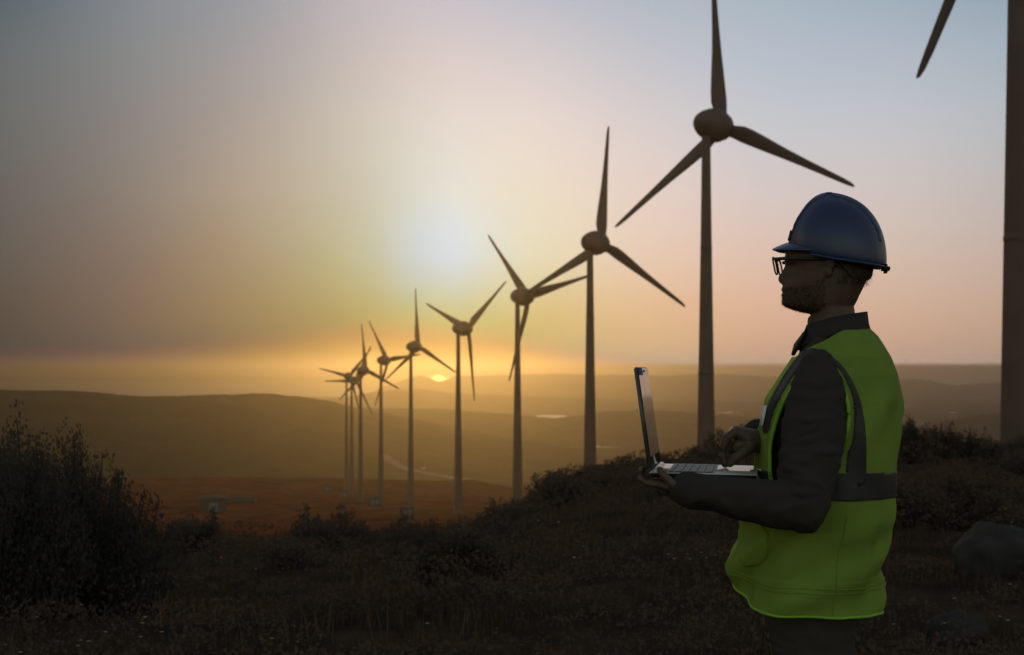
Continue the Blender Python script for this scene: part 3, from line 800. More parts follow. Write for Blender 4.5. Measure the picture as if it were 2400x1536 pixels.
# --- hard hat
def hel():
    rows = [(612, 1862, 2069), (600, 1861, 2070), (580, 1860, 2069), (560, 1861, 2066), (540, 1865, 2060), (520, 1872, 2050), (503, 1882, 2037), (488, 1891, 2022), (477, 1901, 2004), (468, 1911, 1985), (462, 1923, 1962), (460, 1933, 1946)]
    rings = []; n_ = 96; top = Zp(459)
    for j, (py, f_, b_) in enumerate(rows):
        z = Zp(py); a = PX - (f_ - 1200) / F * PY; b = (b_ - 1200) / F * PY - PX
        E = (a + b) / 2; cc = (a - b) / 2; wmax = .108
        Bw = min(E * .90, wmax); 
        t_ = j / (len(rows) - 1)
        shr = .19 * (1 - t_) ** 1.6
        r_ = []
        for k in range(n_):
            th = 2 * pi * k / n_; c_, s_ = cos(th), sin(th)
            A = sqrt(max(E * E - (Bw * sin(PSI + HY)) ** 2, 1e-6)) / cos(PSI + HY)
            x = A * math.copysign(abs(c_) ** .93, c_); y = Bw * math.copysign(abs(s_) ** .93, s_)
            zz = z + shr * x * (.9 if x < 0 else 1.25)
            q = abs(y) / .030
            zz += .0095 * (1 / (1 + q ** 8)) * t_ ** .5 + .0025 * exp(-((abs(y) - .048) / .006) ** 2) * t_ 
            if c_ < 0: x -= .004 * (1 / (1 + q ** 6)) * (1 - t_)
            r_.append(headM(Vector((cc + x, y, zz))))
        rings.append(r_)
    return rings
rings = hel()
mhh = MB(); mhh.loft(rings, cap=False); 
base = len(mhh.v); cpt = sum(rings[-1], Vector()) / 96 + Vector((0, 0, .002)); mhh.v.append(cpt)
o_ = (len(rings) - 1) * 96
for k in range(96): mhh.f.append((o_ + k, o_ + (k + 1) % 96, base))
shellh = mhh.build('hard_hat', M_helmet, person)
sm = shellh.modifiers.new('t', 'SOLIDIFY'); sm.thickness = .003; sm.offset = -1
sb = shellh.modifiers.new('s', 'SUBSURF'); sb.levels = 1; sb.render_levels = 1
# visor: grows out of the front rim
r0 = rings[0]; r1 = rings[1]; mv = MB(); vv = []; nk = 15
idx = list(range(-17, 18))
for k in idx:
    v0 = r1[k % 96].copy(); th = 2 * pi * k / 96; q = cos(th * 90 / 64 * 1.0) if abs(k) <= 17 else 0
    q = max(0, cos(k / 17 * pi / 2)) ** .6
    dirv = headM(Vector((1, .25 * sin(th), 0))).normalized(); ln = .056 * q
    tip = v0 + dirv * ln + Vector((0, 0, -.006 * q)); mid_ = v0 + dirv * ln * .5 + Vector((0, 0, .006 * q))
    vv.append([v0 + Vector((0, 0, .016 * q)) - dirv * .004, mid_, tip, tip + Vector((0, 0, -.004)), mid_ + Vector((0, 0, -.008 * q - .003)), v0 - dirv * .004 + Vector((0, 0, -.004))])
verts = [v for r in vv for v in r]; fs = []
for i in range(len(vv) - 1):
    for j in range(6): a0 = i * 6 + j; b0 = i * 6 + (j + 1) % 6; fs.append((a0, b0, b0 + 6, a0 + 6))
fs.append((0, 1, 2, 3, 4, 5)); e0 = (len(vv) - 1) * 6; fs.append(tuple(e0 + j for j in (5, 4, 3, 2, 1, 0)))
mv.add(verts, fs); vis = mv.build('visor', M_helmet, shellh); sb = vis.modifiers.new('s', 'SUBSURF'); sb.levels = 2; sb.render_levels = 2
# raised ribs either side of the crest
mrb = MB()
for s_ in (1, -1):
    path = []
    inv = Matrix.Rotation(HY, 3, 'Z')
    for half in (1, -1):
        seg = []
        for rg in rings[3:-1]:
            best_ = min(rg, key=lambda v: abs((inv @ v).y - s_ * .034) + (9 if (inv @ v).x * half < 0 else 0)); seg.append(best_.copy())
        path += seg if half == 1 else seg[::-1]
    mrb.tube(path, [(.0038, .0024)] * len(path), 8)
mrb.build('crest_rib', M_helmet, shellh)
# rolled rim round the back and sides
mr_ = MB(); P3 = [r0[k % 96] + headM(Vector((.004 * cos(2 * pi * k / 96), .004 * sin(2 * pi * k / 96), -.002))) for k in range(17, 80)]
mr_.tube(P3, [(.0035, .006)] * len(P3), 10); mr_.build('rim', M_helmet, shellh)
ma = MB(); fp = r1[0]
ma.box(fp + headM(Vector((.004, 0, .028))), (.014, .030, .034), Matrix.Rotation(RAD(-14), 3, 'Y'), .004)
ma.tube([fp + headM(Vector((.006, -.018, .018))), fp + headM(Vector((.006, .018, .018)))], .006, 10)
ma.build('lamp_bracket', M_black, shellh)
mk = MB(); bp = r0[48]
mk.box(bp + headM(Vector((.003, 0, -.004))), (.022, .075, .020), None, .006)
mk.build('headband_adjuster', M_black, shellh)

# --- glasses
mg = MB(); ml = []
gl = []
for sgn in (1, -1):
    P3 = []
    for k in range(25):
        a_ = 2 * pi * k / 24; y = .0265 * math.copysign(abs(cos(a_)) ** .6, cos(a_)); z = .0215 * math.copysign(abs(sin(a_)) ** .6, sin(a_))
        yy = sgn * .0365 + y * (1 - .06 * (z < 0)); wrap = .125 * (abs(yy)) ** 1.6
        P3.append(headM(Vector((.1395 - wrap - z * -.18, yy, 1.693 + z))))
    mg.tube(P3, [(.0022, .0022)] * 25, 8, caps=False); gl.append(P3)
    hg = P3[0 if sgn > 0 else 12] 
    o1 = headM(Vector((.1310 - .125 * .066 ** 1.6 + .004, sgn * .066, 1.709)))
    mg.tube([o1, headM(Vector((.10, sgn * .076, 1.710))), headM(Vector((.03, sgn * .081, 1.706))), headM(Vector((-.005, sgn * .083, 1.704))), headM(Vector((-.035, sgn * .081, 1.682)))], [(.0048, .0018), (.0042, .0018), (.0032, .0016), (.0030, .0016), (.0024, .0016)], 8, flat=(0, 0, 1))
    # brow bar, thicker along the top
    top = [P3[i] for i in range(2, 11)]; mg.tube(top, [(.0032, .0026)] * len(top), 8)
mg.tube([headM(Vector((.1395, -.011, 1.700))), headM(Vector((.1425, 0, 1.703))), headM(Vector((.1395, .011, 1.700)))], .0022, 8)
glasses = mg.build('glasses', M_black, person)
for P3 in gl:
    c0 = sum(P3[:24], Vector()) / 24; vs_ = [v.copy() for v in P3[:24]] + [c0 + headM(Vector((.0015, 0, 0)))]
    mesh_obj('lens', vs_, [(i, (i + 1) % 24, 24) for i in range(24)], M_lens, glasses)

# ------------------------------------------------------------------ laptop
M_alu = mat('laptop_aluminium', (.74, .71, .66), rough=.32, metal=.7, bump=.0001, bscale=900)
M_key = mat('key_plastic', (.10, .10, .11), rough=.5)
M_bez = mat('bezel_gloss', (.015, .015, .016), rough=.12, spec=.6)
M_scr = mat('screen_glass', (.012, .012, .014), rough=.07, spec=.9)
lap = empty('laptop', LO); lap.rotation_euler = (0, 0, 0)
LM = Matrix((LU, LV, LN)).transposed(); lap.rotation_euler = LM.to_euler()
tag(lap, 'open silver laptop held on the person\'s forearm and hand', 'laptop')
LW_, LD_ = .335, .262
b = MB(); b.box((LD_ / 2, LW_ / 2, -.0070), (LD_ - .002, LW_ - .002, .010), None, .003); b.build('bottom_cover', M_black, lap)
b = MB(); b.box((LD_ / 2, LW_ / 2, -.0012), (LD_, LW_, .0024), None, .0008); basep = b.build('base', M_alu, lap)
b = MB(); b.box((.010, LW_ / 2, .0012), (.014, LW_ * .86, .010), None, .003); b.build('hinge', M_alu, lap)
b = MB(); b.box((.10, LW_ / 2, .0004), (.118, .285, .0012)); b.build('keyboard_well', M_key, basep, False)
rr = random.Random(4)
for row in range(6):
    nk_ = 14 if row else 14; u0 = .050 + row * .0187
    vpos = .030
    widths = {4: [.030] + [.0175] * 10 + [.048], 5: [.020, .020, .020, .020, .092, .020, .020, .020, .020]}.get(row, [.0175] * 14)
    tot = sum(widths) + .0024 * (len(widths) - 1); k_ = .278 / tot
    bk = MB()
    for w_ in widths:
        ww = w_ * k_; g_ = .0024 * k_
        bk.box((u0, vpos + ww / 2, .0022), (.0155 if row else .010, ww, .0022), None, .0006); vpos += ww + g_
    bk.build('key_row', M_key, basep, False)
b = MB(); b.box((.210, LW_ / 2, .0004), (.066, .105, .0008)); b.build('touchpad', mat('touchpad', (.40, .39, .37), rough=.25, metal=.5), basep, False)
# lid: leans back
lid = empty('lid', (0, 0, 0)); lid.parent = lap; lid.location = (.004, 0, .004); lid.rotation_euler = (0, RAD(-8.6), 0)
b = MB(); b.box((-.004, LW_ / 2, .130), (.0075, LW_, .256), None, .003); b.build('back_cover', mat('lid_metal', (.16, .15, .145), rough=.4, metal=.6), lid)
b = MB(); b.box((.0006, LW_ / 2, .130), (.0016, LW_ - .006, .250), None, .0006); b.build('bezel', M_bez, lid)
b = MB(); b.box((.0018, LW_ / 2, .134), (.0008, LW_ - .030, .205)); b.build('screen', M_scr, lid, False)
b = MB(); b.tube([(.0015, LW_ / 2, .247), (.0028, LW_ / 2, .247)], .003, 12); b.build('webcam', M_key, lid)
#%%PART3
# ------------------------------------------------------------------ plants, rocks, small buildings
def hit(px, py, d0=3.0, d1=40000):
    """where the line of sight of the eye meets the ground: used once to read positions off the land"""
    ds = np.geomspace(d0, d1, 6000); xs = (px - 1200) / F * ds; zr = ZC + (H0 - py) / F * ds
    g_ = ground_z(xs, ds); k = np.nonzero(g_ >= zr)[0]
    k = k[0] if len(k) else len(ds) - 1
    return Vector((xs[k], ds[k], g_[k]))
def foliage_mat(name, c1, c2, tr=.25):
    return mat(name, c1, rough=.8, spec=.2, col2=c2, nscale=3.0, trans=tr, tcol=tuple(min(1, q * 1.6) for q in c2))
M_leaf = foliage_mat('scrub_leaves', (.056, .046, .036), (.085, .066, .048))
M_leaf0 = foliage_mat('dark_shrub_leaves', (.040, .036, .030), (.062, .052, .040))
M_leaf2 = foliage_mat('heath_leaves', (.060, .042, .031), (.085, .054, .038))
M_stem = mat('woody_stem', (.02, .014, .01), rough=.9)
M_dry = foliage_mat('dry_grass', (.09, .056, .036), (.14, .085, .050), .3)
M_grass = foliage_mat('dark_grass', (.048, .034, .024), (.070, .045, .030), .3)
def bush_mesh(seed, rx, ry, h, shoots, leaves, ls, lobes=5, spread=.5, up=.6, dome=0):
    """a shrub grown from shoots: returns (foliage MB, stems MB); base at z = 0"""
    q = random.Random(seed); f = MB(); st_ = MB(); fv = f.v; ff = f.f
    lob = [(q.uniform(-.75, .75) * rx, q.uniform(-.6, .6) * ry, q.uniform(.62, 1.0) * h, q.uniform(.30, .5) * rx) for _ in range(lobes)]
    if dome: lob = [((-.85 + 1.7 * i / (lobes - 1)) * rx, q.uniform(-.5, .5) * ry, h * (1 - .62 * max(0, (-.85 + 1.7 * i / (lobes - 1)) + dome) ** 2.0 / 1.6) * q.uniform(.90, 1.02), .34 * rx) for i in range(lobes)]
    for i in range(shoots):
        lx, ly, lh, lr = lob[i % lobes]
        a_ = q.uniform(0, 2 * pi); rr_ = lr * sqrt(q.random()); tx = lx + rr_ * cos(a_); ty = ly + rr_ * sin(a_)
        tz_ = lh * (1 - .55 * (rr_ / lr) ** 2) * q.uniform(.72, 1.06)
        b = Vector((tx * .35 + q.uniform(-.1, .1) * rx, ty * .35, 0)); tp = Vector((tx, ty, tz_))
        md = b.lerp(tp, .55) + Vector((tx * .12, ty * .12, -.04 * h)); 
        if i % 6 == 0: st_.tube([b, md, tp], [.012 * h + .004, .008 * h + .003, .003], 5, caps=False)
        for j in range(leaves):
            t_ = 1 - q.random() ** 1.4 * .85
            c = (b * (1 - t_) ** 2 + md * (2 * t_ * (1 - t_)) + tp * t_ ** 2) + Vector((q.gauss(0, 1), q.gauss(0, 1), q.gauss(0, .8))) * (.045 * h + .02) * (1.25 - t_)
            d = Vector((q.gauss(0, spread), q.gauss(0, spread), q.uniform(up - .4, up + .6))).normalized(); s_ = d.cross(Vector((q.gauss(0, 1), q.gauss(0, 1), q.gauss(0, 1)))).normalized()
            l_ = ls * q.uniform(.6, 1.4); w_ = l_ * q.uniform(.16, .30); k = len(fv)
            fv += [c, c + d * l_ * .5 + s_ * w_, c + d * l_, c + d * l_ * .5 - s_ * w_]; ff.append((k, k + 1, k + 2, k + 3))
    return f, st_
def make_bush(name, seed, args, mt_, lab, cat_, grp=None, loc=(0, 0, 0)):
    f, st_ = bush_mesh(seed, *args); r_ = empty(name, loc)
    tag(r_, lab, cat_, grp); f.build('foliage', mt_, r_, False, fix=False); st_.build('stem', M_stem, r_, fix=False); return r_
def copy_tree(o, parent=None):
    c = o.copy(); C.objects.link(c); c.parent = parent
    for ch in list(o.children): copy_tree(ch, c)
    return c
# two tall dark shrubs at the left
for (px, D, rx, h, lab, sd) in ((150, 9.2, .70, 1.30, 'big dark feathery shrub at the left with upright twigs', 11), (-40, 8.6, .62, 1.22, 'dark shrub cut by the left edge of the frame', 12)):
    x = (px - 1200) / F * D; z = gz(x, D)
    make_bush('shrub', sd, (rx, .6, h - z * 0 + .0, 1200, 46, .026, 11, .30, .8, .35 if px > 0 else .01), M_leaf0, lab, 'shrub', 'tall shrubs at the left edge', (x, D, z - .03))
for (px, D, rx, h, lab, sd) in ((300, 9.6, .34, .62, 'lower rounded shrub on the right flank of the big dark shrub', 14),):
    x = (px - 1200) / F * D; z = gz(x, D)
    make_bush('shrub', sd, (rx, .4, h, 420, 40, .026, 6, .30, .8), M_leaf0, lab, 'shrub', 'tall shrubs at the left edge', (x, D, z - .03))
# bushes along the near crest, left to right
CR = [(1322, 1104, 34, 1.0, 0), (1368, 1112, 36, .8, 1), (1412, 1086, 31, 1.1, 2), (1470, 1072, 29, 1.2, 0), (1532, 1084, 27, 1.0, 1), (1590, 1062, 28, 1.1, 2), (1640, 1046, 30, .9, 0), (1692, 1016, 31, 1.0, 1), (1748, 992, 32, 1.1, 2), (1830, 990, 30, 1.2, 0), (1960, 985, 28, 1.2, 1), (2060, 985, 28, 1.1, 2), (2125, 973, 27, .85, 3), (2200, 982, 29, .8, 4), (2262, 990, 30, .8, 5), (2318, 1022, 31, .9, 1), (2372, 1010, 28, 1.1, 0), (2440, 1006, 27, 1.1, 2)]
LBL = ['small bush at the left end of the crest, below the fourth tower', 'low bush in the dip between two taller crest bushes', 'bushy clump at the foot of the tower behind the laptop', 'broad bush left of the laptop lid', 'bush behind the laptop hinge', 'bush behind the laptop keyboard, level with the yellow blooms',
 'bush in front of the foot of the large wind turbine', 'spiky bush just left of the raised hand', 'twiggy bush between the raised hand and the vest', 'bush hidden behind the chest of the person', 'bush hidden behind the back of the person', 'bush at the back edge of the vest',
 'round dark bush right behind the back of the vest', 'bush with wispy tops beside the round dark bush', 'bush with loose tufts against the pale hills', 'low bush left of the big dark tower', 'bush at the foot of the big dark tower', 'bush right of the big dark tower']
protos = []
for v_ in range(6):
    prm = [(.75, .5, 1.0, 420, 28, .055, 7, .5, .5), (.85, .5, .9, 420, 28, .055, 8, .5, .5), (.7, .5, 1.0, 400, 28, .052, 6, .4, .7), (.62, .5, 1.0, 520, 30, .05, 7, .6, .3), (.55, .4, 1.0, 300, 26, .05, 6, .4, .6), (.6, .4, 1.0, 260, 26, .05, 7, .4, .6)][v_]
    protos.append(make_bush('bush', 30 + v_, prm, M_leaf2 if v_ in (1, 4) else M_leaf, '', 'bush', 'bushes along the crest'))
used_ = set()
for (px, ty, D, wd, v_), lab in zip(CR, LBL):
    x = (px - 1200) / F * D; z = gz(x, D) - .05; top = ZC + (H0 - ty) / F * D; hgt = max(.3, top - z)
    if v_ in used_: o = copy_tree(protos[v_])
    else: o = protos[v_]; used_.add(v_)
    o['label'] = lab; o.location = (x, D, z); o.scale = (wd * 1.05, wd, hgt * .97); o.rotation_euler = (0, 0, 0 if v_ > 2 else R.uniform(0, 6))
# low shrubs scattered in front of the crest
q_ = random.Random(21)
for i in range(44):
    px = q_.uniform(1120, 2420) if i < 20 else q_.uniform(430, 1250); D = q_.uniform(9.5, 24) if i < 20 else q_.uniform(10, 32); x = (px - 1200) / F * D
    if abs(x - .83) < 1.0 and D < 11: continue
    o = copy_tree(protos[i % 6]); z = gz(x, D) - .04; hs = q_.uniform(.28, .58)
    o.location = (x, D, z); o.scale = (hs * 1.5, hs * 1.3, hs); o.rotation_euler = (0, 0, q_.uniform(0, 6))
    if px < 1290: tag(o, 'low dark shrub in the open scrub in front of the turbine row', 'bush', 'low shrubs scattered in the open scrub')
    else: tag(o, 'low dark shrub in the scrub between the person and the crest', 'bush', 'low shrubs scattered before the crest')
# low scrub carpet
def scrub(n_, seed, d0, d1, p0, p1, hmin, hmax, blades, wfac, name, mt_, dens=None, drop=None, bend=.5):
    q = random.Random(seed); mb = MB(); V_ = []; Fc = []
    D = np.array([sqrt(1 / ((1 / d0 ** 2) * (1 - u_) + (1 / d1 ** 2) * u_)) if False else d0 * (d1 / d0) ** (u_ ** .85) for u_ in (q.random() for _ in range(n_))])
    P = np.array([q.uniform(p0, p1) for _ in range(n_)]); X = (P - 1200) / F * D
    keep = np.ones(n_, bool)
    cl = fbm(X, D, 1.3, 2.0 + seed, 3)
    if dens is not None: keep = cl > dens
    Z = ground_z(X, D)
    for i in range(n_):
        if not keep[i]: continue
        x, y, z = X[i], D[i], Z[i]
        if abs(x - .83) < .35 and abs(y - 3.7) < .4: continue
        hh = q.uniform(hmin, hmax) * (1 + .3 * cl[i])
        for b in range(blades):
            a_ = q.uniform(0, 2 * pi); r_ = q.uniform(0, .10) * (1 + y * .03); bx = x + r_ * cos(a_); by = y + r_ * sin(a_)
            h_ = hh * q.uniform(.6, 1.2); dx, dy = q.gauss(0, bend * .4) * h_, q.gauss(0, bend * .4) * h_; w_ = wfac * (1 + y * .05) * q.uniform(.6, 1.3); sa = q.uniform(0, pi); sx, sy = cos(sa) * w_, sin(sa) * w_
            k = len(V_)
            V_ += [(bx - sx, by - sy, z - .02), (bx + sx, by + sy, z - .02), (bx + dx * .4 + sx * .7, by + dy * .4 + sy * .7, z + h_ * .6), (bx + dx * .4 - sx * .7, by + dy * .4 - sy * .7, z + h_ * .6), (bx + dx, by + dy, z + h_)]
            Fc += [(k, k + 1, k + 2, k + 3), (k + 3, k + 2, k + 4)]
    o = mesh_obj(name, V_, Fc, mt_, None, False); tag(o, kind='stuff'); return o
scrub(6500, 1, 4.6, 70, -250, 2650, .05, .15, 9, .0035, 'undergrowth', M_grass, dens=-.55)
scrub(1500, 2, 5.0, 60, -250, 2650, .07, .20, 5, .0022, 'dry_grass', M_dry, dens=.45)
# leafy ground cover in mounds
def mounds(n_, seed):
    q = random.Random(seed); V_ = []; Fc = []
    for i in range(n_):
        y = 5.2 * (60 / 5.2) ** (q.random() ** .9); x = (q.uniform(-200, 2600) - 1200) / F * y; z = gz(x, y); r_ = q.uniform(.12, .42) * (1 + y * .02); h_ = r_ * q.uniform(.4, .8)
        if abs(x - .83) < .7 and abs(y - 3.7) < 1.0: continue
        for j in range(230):
            a_ = q.uniform(0, 2 * pi); e_ = q.random() ** .6; rr_ = r_ * sqrt(1 - e_ * e_) if e_ < 1 else 0
            c = Vector((x + rr_ * cos(a_), y + rr_ * sin(a_), z + h_ * e_)) + Vector((q.gauss(0, .03), q.gauss(0, .03), q.gauss(0, .02)))
            d = Vector((q.gauss(0, .6), q.gauss(0, .6), q.uniform(-.2, 1))).normalized(); s_ = d.cross(Vector((q.gauss(0, 1), q.gauss(0, 1), q.gauss(0, 1)))).normalized()
            l_ = .019 * (1 + y * .06) * q.uniform(.6, 1.3); w_ = l_ * .3; k = len(V_)
            V_ += [c, c + d * l_ * .5 + s_ * w_, c + d * l_, c + d * l_ * .5 - s_ * w_]; Fc.append((k, k + 1, k + 2, k + 3))
    o = mesh_obj('ground_cover', V_, Fc, M_leaf2, None, False); tag(o, kind='stuff')
mounds(520, 5)

# wild flowers: pale heads that catch the low sun
M_petal = mat('petal', (.62, .50, .36), rough=.6, trans=.5, tcol=(.9, .68, .40)); M_yel = mat('yellow_petal', (.65, .42, .04), rough=.6, trans=.55, tcol=(1, .62, .05))
def flower(mt_, hh):
    r_ = empty('wildflower'); q = random.Random(9)
    b = MB(); b.tube([(0, 0, -.02), (.008, 0, hh * .5), (.004, .004, hh)], [.0016, .0013, .001], 5); b.build('stem', M_stem, r_)
    h_ = MB(); 
    for k in range(9):
        a_ = 2 * pi * k / 9; d = Vector((cos(a_), sin(a_), .35)); s_ = Vector((-sin(a_), cos(a_), 0)) * .0042; c = Vector((.004, .004, hh))
        h_.add([c, c + d * .008 + s_, c + d * .015, c + d * .008 - s_], [(0, 1, 2, 3)])
    h_.ellipsoid((.004, .004, hh + .003), (.0045, .0045, .004), None, 8, 5); h_.build('flower_head', mt_, r_); return r_
fl = flower(M_petal, .20); fy = flower(M_yel, .22); firsts = [True, True]
FL = [(1568, 1300, 0), (1582, 1310, 0), (1596, 1292, 0), (1610, 1300, 0), (1618, 1312, 0), (1632, 1290, 0), (1645, 1297, 0), (1655, 1308, 0), (1668, 1292, 0), (1677, 1303, 0), (1690, 1296, 0), (1606, 1288, 0), (1358, 1270, 0), (1366, 1282, 0), (1347, 1308, 0),
 (88, 1447, 0), (190, 1418, 0), (196, 1430, 0), (322, 1450, 0), (340, 1448, 0), (332, 1462, 0), (378, 1482, 0), (245, 1482, 0), (194, 1490, 0), (190, 1502, 0), (182, 1515, 0), (210, 1504, 0), (328, 1494, 0), (12, 1512, 0), (45, 1530, 0),
 (1565, 1060, 1), (1577, 1066, 1), (1598, 1064, 1), (1606, 1070, 1), (1569, 1075, 1),
 (2358, 1195, 1), (2372, 1225, 1), (2368, 1370, 0), (2235, 1403, 0), (2215, 1462, 1), (2097, 1465, 0), (2360, 1455, 0), (2345, 1447, 1), (1310, 1225, 0), (1262, 1222, 1), (1000, 1463, 0), (640, 1498, 0), (598, 1335, 0), (520, 1308, 1)]
for i, (px, py, ty) in enumerate(FL):
    if ty and py < 1100: D = 15.0; x = (px - 1200) / F * D; zt = ZC + (H0 - py) / F * D; z = gz(x, D); hs = (zt - z) / .22
    else:
        p_ = hit(px, py + 60); D, x, z = p_.y, p_.x, p_.z; hs = 60 / F * D / (.22 if ty else .20)
        if D > 26: D = 26; x = (px - 1200) / F * D; z = gz(x, D); hs = max(.5, (ZC + (H0 - py) / F * D - z) / .2)
    srcf = (fl, fy)[ty]
    if firsts[ty]: o = srcf; firsts[ty] = False
    else: o = copy_tree(srcf)
    w_ = .75 + .25 * R.random(); o.location = (x, D, z); o.scale = (w_, w_, hs); o.rotation_euler = (0, 0, R.uniform(0, 6))
    if ty and py < 1100: lab, g_ = 'yellow bloom glowing behind the laptop keyboard', 'yellow blooms behind the laptop'
    elif ty: lab, g_ = 'yellow wildflower standing in the dark scrub', 'yellow wildflowers in the scrub'
    elif px > 1500 and px < 1700: lab, g_ = 'pale wildflower in the cluster below the laptop', 'pale wildflowers below the laptop'
    elif px < 400: lab, g_ = 'pale wildflower in the bottom left corner of the scrub', 'pale wildflowers at the bottom left'
    else: lab, g_ = 'single pale wildflower scattered in the dark scrub', 'scattered pale wildflowers'
    tag(o, lab, 'flower', g_)

# boulders
M_rock = mat('grey_rock', (.040, .036, .033), rough=.95, spec=.05, col2=(.055, .050, .046), nscale=6, bump=.01, bscale=12)
def boulder(px, py, D, r_, seed, lab):
    mb = MB(); mb.ellipsoid((0, 0, 0), (r_, r_ * .8, r_ * .75), None, 48, 28); q = seed
    for v in mb.v:
        d = mnoise.noise(Vector((v.x, v.y, v.z)) * (2.2 / r_) + Vector((q, q, q))) * .22 + mnoise.noise(Vector((v.x, v.y, v.z)) * (6 / r_) + Vector((q, 0, 0))) * .06
        v *= (1 + d)
    o = mb.build('boulder', M_rock); x = (px - 1200) / F * D; o.location = (x, D, gz(x, D) + r_ * .25); tag(o, lab, 'rock')
boulder(2350, 1330, 9.8, .34, 3.1, 'large rounded grey boulder in the scrub at the right edge')
boulder(2245, 1510, 7.4, .16, 8.3, 'small flat grey rock at the bottom right')

# transformer kiosks and sheds on the plateau
M_wall = mat('pale_render', (.085, .072, .066), rough=.9, spec=.1, col2=(.06, .052, .048), nscale=1.5); M_door = mat('painted_door', (.12, .13, .13), rough=.5); M_roofm = mat('roof_sheet', (.075, .066, .062), rough=.9, spec=.1)
def kiosk():
    r_ = empty('transformer_kiosk')
    b = MB(); b.box((0, 0, 1.2), (3.4, 2.6, 2.6), None, .04); b.build('wall', M_wall, r_)
    b = MB(); b.box((0, 0, 2.60), (3.8, 3.0, .20), None, .04); b.box((0, 0, 2.75), (3.0, 2.2, .12), None, .03); b.build('roof', M_roofm, r_)
    for sx in (-.75, .75):
        b = MB(); b.box((sx, -1.325, 1.05), (1.1, .05, 2.0), None, .01); d_ = b.build('door', M_door, r_)
        b = MB(); b.box((sx + .4 * (-1 if sx > 0 else 1), -1.37, 1.05), (.06, .05, .22)); b.build('handle', M_black, d_, False)
    b = MB()
    for k in range(5): b.box((1.72, .0, 1.7 + k * .12), (.04, .9, .05))
    b.build('vent', M_door, r_, False)
    return r_
kq = kiosk()
KL = [(770, 1153, 'pale kiosk left of the leftmost turbine tower'), (806, 1166, 'pale kiosk below the foot of the leftmost turbine'), (876, 1186, 'pale kiosk by the foot of the third tower from the left end'), (955, 1214, 'pale kiosk by the foot of the tower left of the water glint')]
for i, (px, py, lab) in enumerate(KL):
    o = kq if i == 0 else copy_tree(kq)
    p_ = hit(px, py, 100, 900); o.location = p_ + Vector((0, 0, -.1)); s_ = 1.35 if i < 3 else 1.1; o.scale = (s_, s_, s_); o.rotation_euler = (0, 0, RAD((12, -8, 20, 5)[i]))
    tag(o, lab, 'kiosk', 'transformer kiosks by the turbines')
p_ = hit(500, 1200, 100, 900); D = p_.y; k_ = D / F
sh = empty('service_shed', p_, RAD(12)); tag(sh, 'pale shed with a rounded roof on the dark slope at the left', 'shed')
Wd, Hd = 62 * k_, 30 * k_
b = MB(); b.box((0, 0, Hd / 2 - .5), (Wd, Wd * .7, Hd + 1)); b.build('wall', M_wall, sh, False)
b = MB(); b.loft([[Vector((Wd / 2 * 1.03 * cos(pi * k / 16), yy, Hd + .02 + 7 * k_ * sin(pi * k / 16))) for k in range(17)] for yy in (-Wd * .37, Wd * .37)]); b.build('roof', M_roofm, sh)
b = MB(); b.box((0, -Wd * .35 - .06, Hd * .38), (Wd * .32, .1, Hd * .76)); b.build('door', M_door, sh, False)
p2 = hit(562, 1180, 100, 900)
wl = empty('storage_container', p2 + Vector((0, 0, -.2)), RAD(8)); tag(wl, 'long low pale container lying right of the rounded shed', 'container')
k2 = p2.y / F; b = MB(); b.box((0, 0, 8 * k2), (72 * k2, 15 * k2, 15 * k2), None, .1); b.build('body', M_wall, wl)
b = MB()
for k in range(18): b.box((-34 * k2 + k * 4 * k2, -7.6 * k2, 8 * k2), (1.2 * k2, .35 * k2, 13 * k2))
b.build('ribbing', M_wall, wl, False)
b = MB(); b.box((36.1 * k2, 0, 8 * k2), (.4 * k2, 12 * k2, 12 * k2)); b.build('door', M_door, wl, False)
# farm buildings in the valley
def house(px, py, wpx, lab, d0=900):
    p_ = hit(px, py, d0); k_ = p_.y / F; w_ = wpx * k_; r_ = empty('farmhouse', p_ + Vector((0, 0, -.5)), RAD(15)); tag(r_, lab, 'house')
    b = MB(); b.box((0, 0, w_ * .25), (w_, w_ * .6, w_ * .5)); b.build('wall', mat('lime_wall', (.5, .46, .40), rough=.9), r_, False)
    b = MB(); b.add([(-w_ * .53, -w_ * .33, w_ * .5), (w_ * .53, -w_ * .33, w_ * .5), (w_ * .53, w_ * .33, w_ * .5), (-w_ * .53, w_ * .33, w_ * .5), (-w_ * .53, 0, w_ * .72), (w_ * .53, 0, w_ * .72)], [(0, 1, 5, 4), (2, 3, 4, 5), (0, 4, 3), (1, 2, 5), (0, 3, 2, 1)]); b.build('roof', mat('clay_roof', (.16, .09, .06), rough=.85), r_, False)
    for sx in (-.25, .25):
        b = MB(); b.box((sx * w_, -w_ * .302, w_ * .28), (w_ * .12, w_ * .01, w_ * .16)); b.build('window', M_door, r_, False)
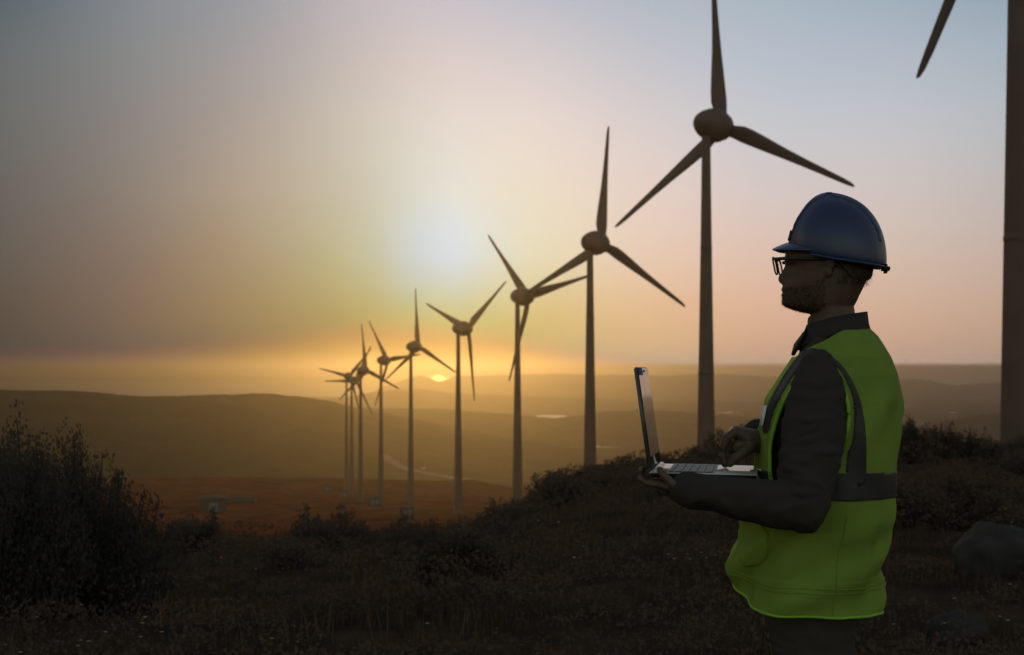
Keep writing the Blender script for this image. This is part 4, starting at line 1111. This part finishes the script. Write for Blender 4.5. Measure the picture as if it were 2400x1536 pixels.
house(992, 1100, 9, 'tiny pale farmhouse in the valley right of a turbine tower')
house(1284, 1130, 18, 'small pale building in the valley near the crest bushes')
# mast on the left hill
p_ = hit(38, 913, 1300); r_ = empty('radio_mast', p_); tag(r_, 'thin mast standing on the far left hill against the water', 'mast')
hm = 27 / F * p_.y; b = MB()
for sx, sy in ((-1, -1), (1, -1), (1, 1), (-1, 1)): b.tube([(sx * 1.1, sy * 1.1, -1), (sx * .5, sy * .5, hm)], .22, 6)
for k in range(7):
    z0 = hm * k / 7; z1 = hm * (k + 1) / 7; a0 = 1.1 - .6 * k / 7; a1 = 1.1 - .6 * (k + 1) / 7
    for (sx, sy, tx_, ty_) in ((-1, -1, 1, -1), (1, -1, 1, 1), (1, 1, -1, 1), (-1, 1, -1, -1)): b.tube([(sx * a0, sy * a0, z0), (tx_ * a1, ty_ * a1, z1)], .1, 4)
b.build('lattice', M_door, r_)
b = MB(); b.tube([(0, 0, hm - 2.5), (0, 0, hm)], 1.2, 10); b.build('antenna', M_door, r_)
# dirt track across the valley slope
def track(pxs, w, name):
    V_ = []; Fc = []
    P3 = []
    for (px, py) in pxs: P3.append(hit(px, py, 1200, 3000))
    Q = []
    for i in range(len(P3) - 1):
        for t_ in np.linspace(0, 1, 14, endpoint=False): Q.append(P3[i].lerp(P3[i + 1], t_))
    for i, p_ in enumerate(Q):
        a_ = Q[max(i - 1, 0)]; b_ = Q[min(i + 1, len(Q) - 1)]; d = (b_ - a_); d.z = 0; d.normalize(); s_ = Vector((-d.y, d.x, 0)) * w
        for q_ in (p_ - s_, p_ + s_): V_.append((q_.x, q_.y, gz(q_.x, q_.y) + 1.2))
    for i in range(len(Q) - 1): Fc.append((i * 2, i * 2 + 1, i * 2 + 3, i * 2 + 2))
    o = mesh_obj(name, V_, Fc, mat('track_dust', (.16, .12, .085), rough=1, col2=(.10, .08, .06), nscale=.05)); tag(o, kind='structure')
track([(897, 1066), (912, 1080), (935, 1094), (960, 1103), (1000, 1111), (1040, 1118), (1100, 1126)], 9, 'dirt_track')
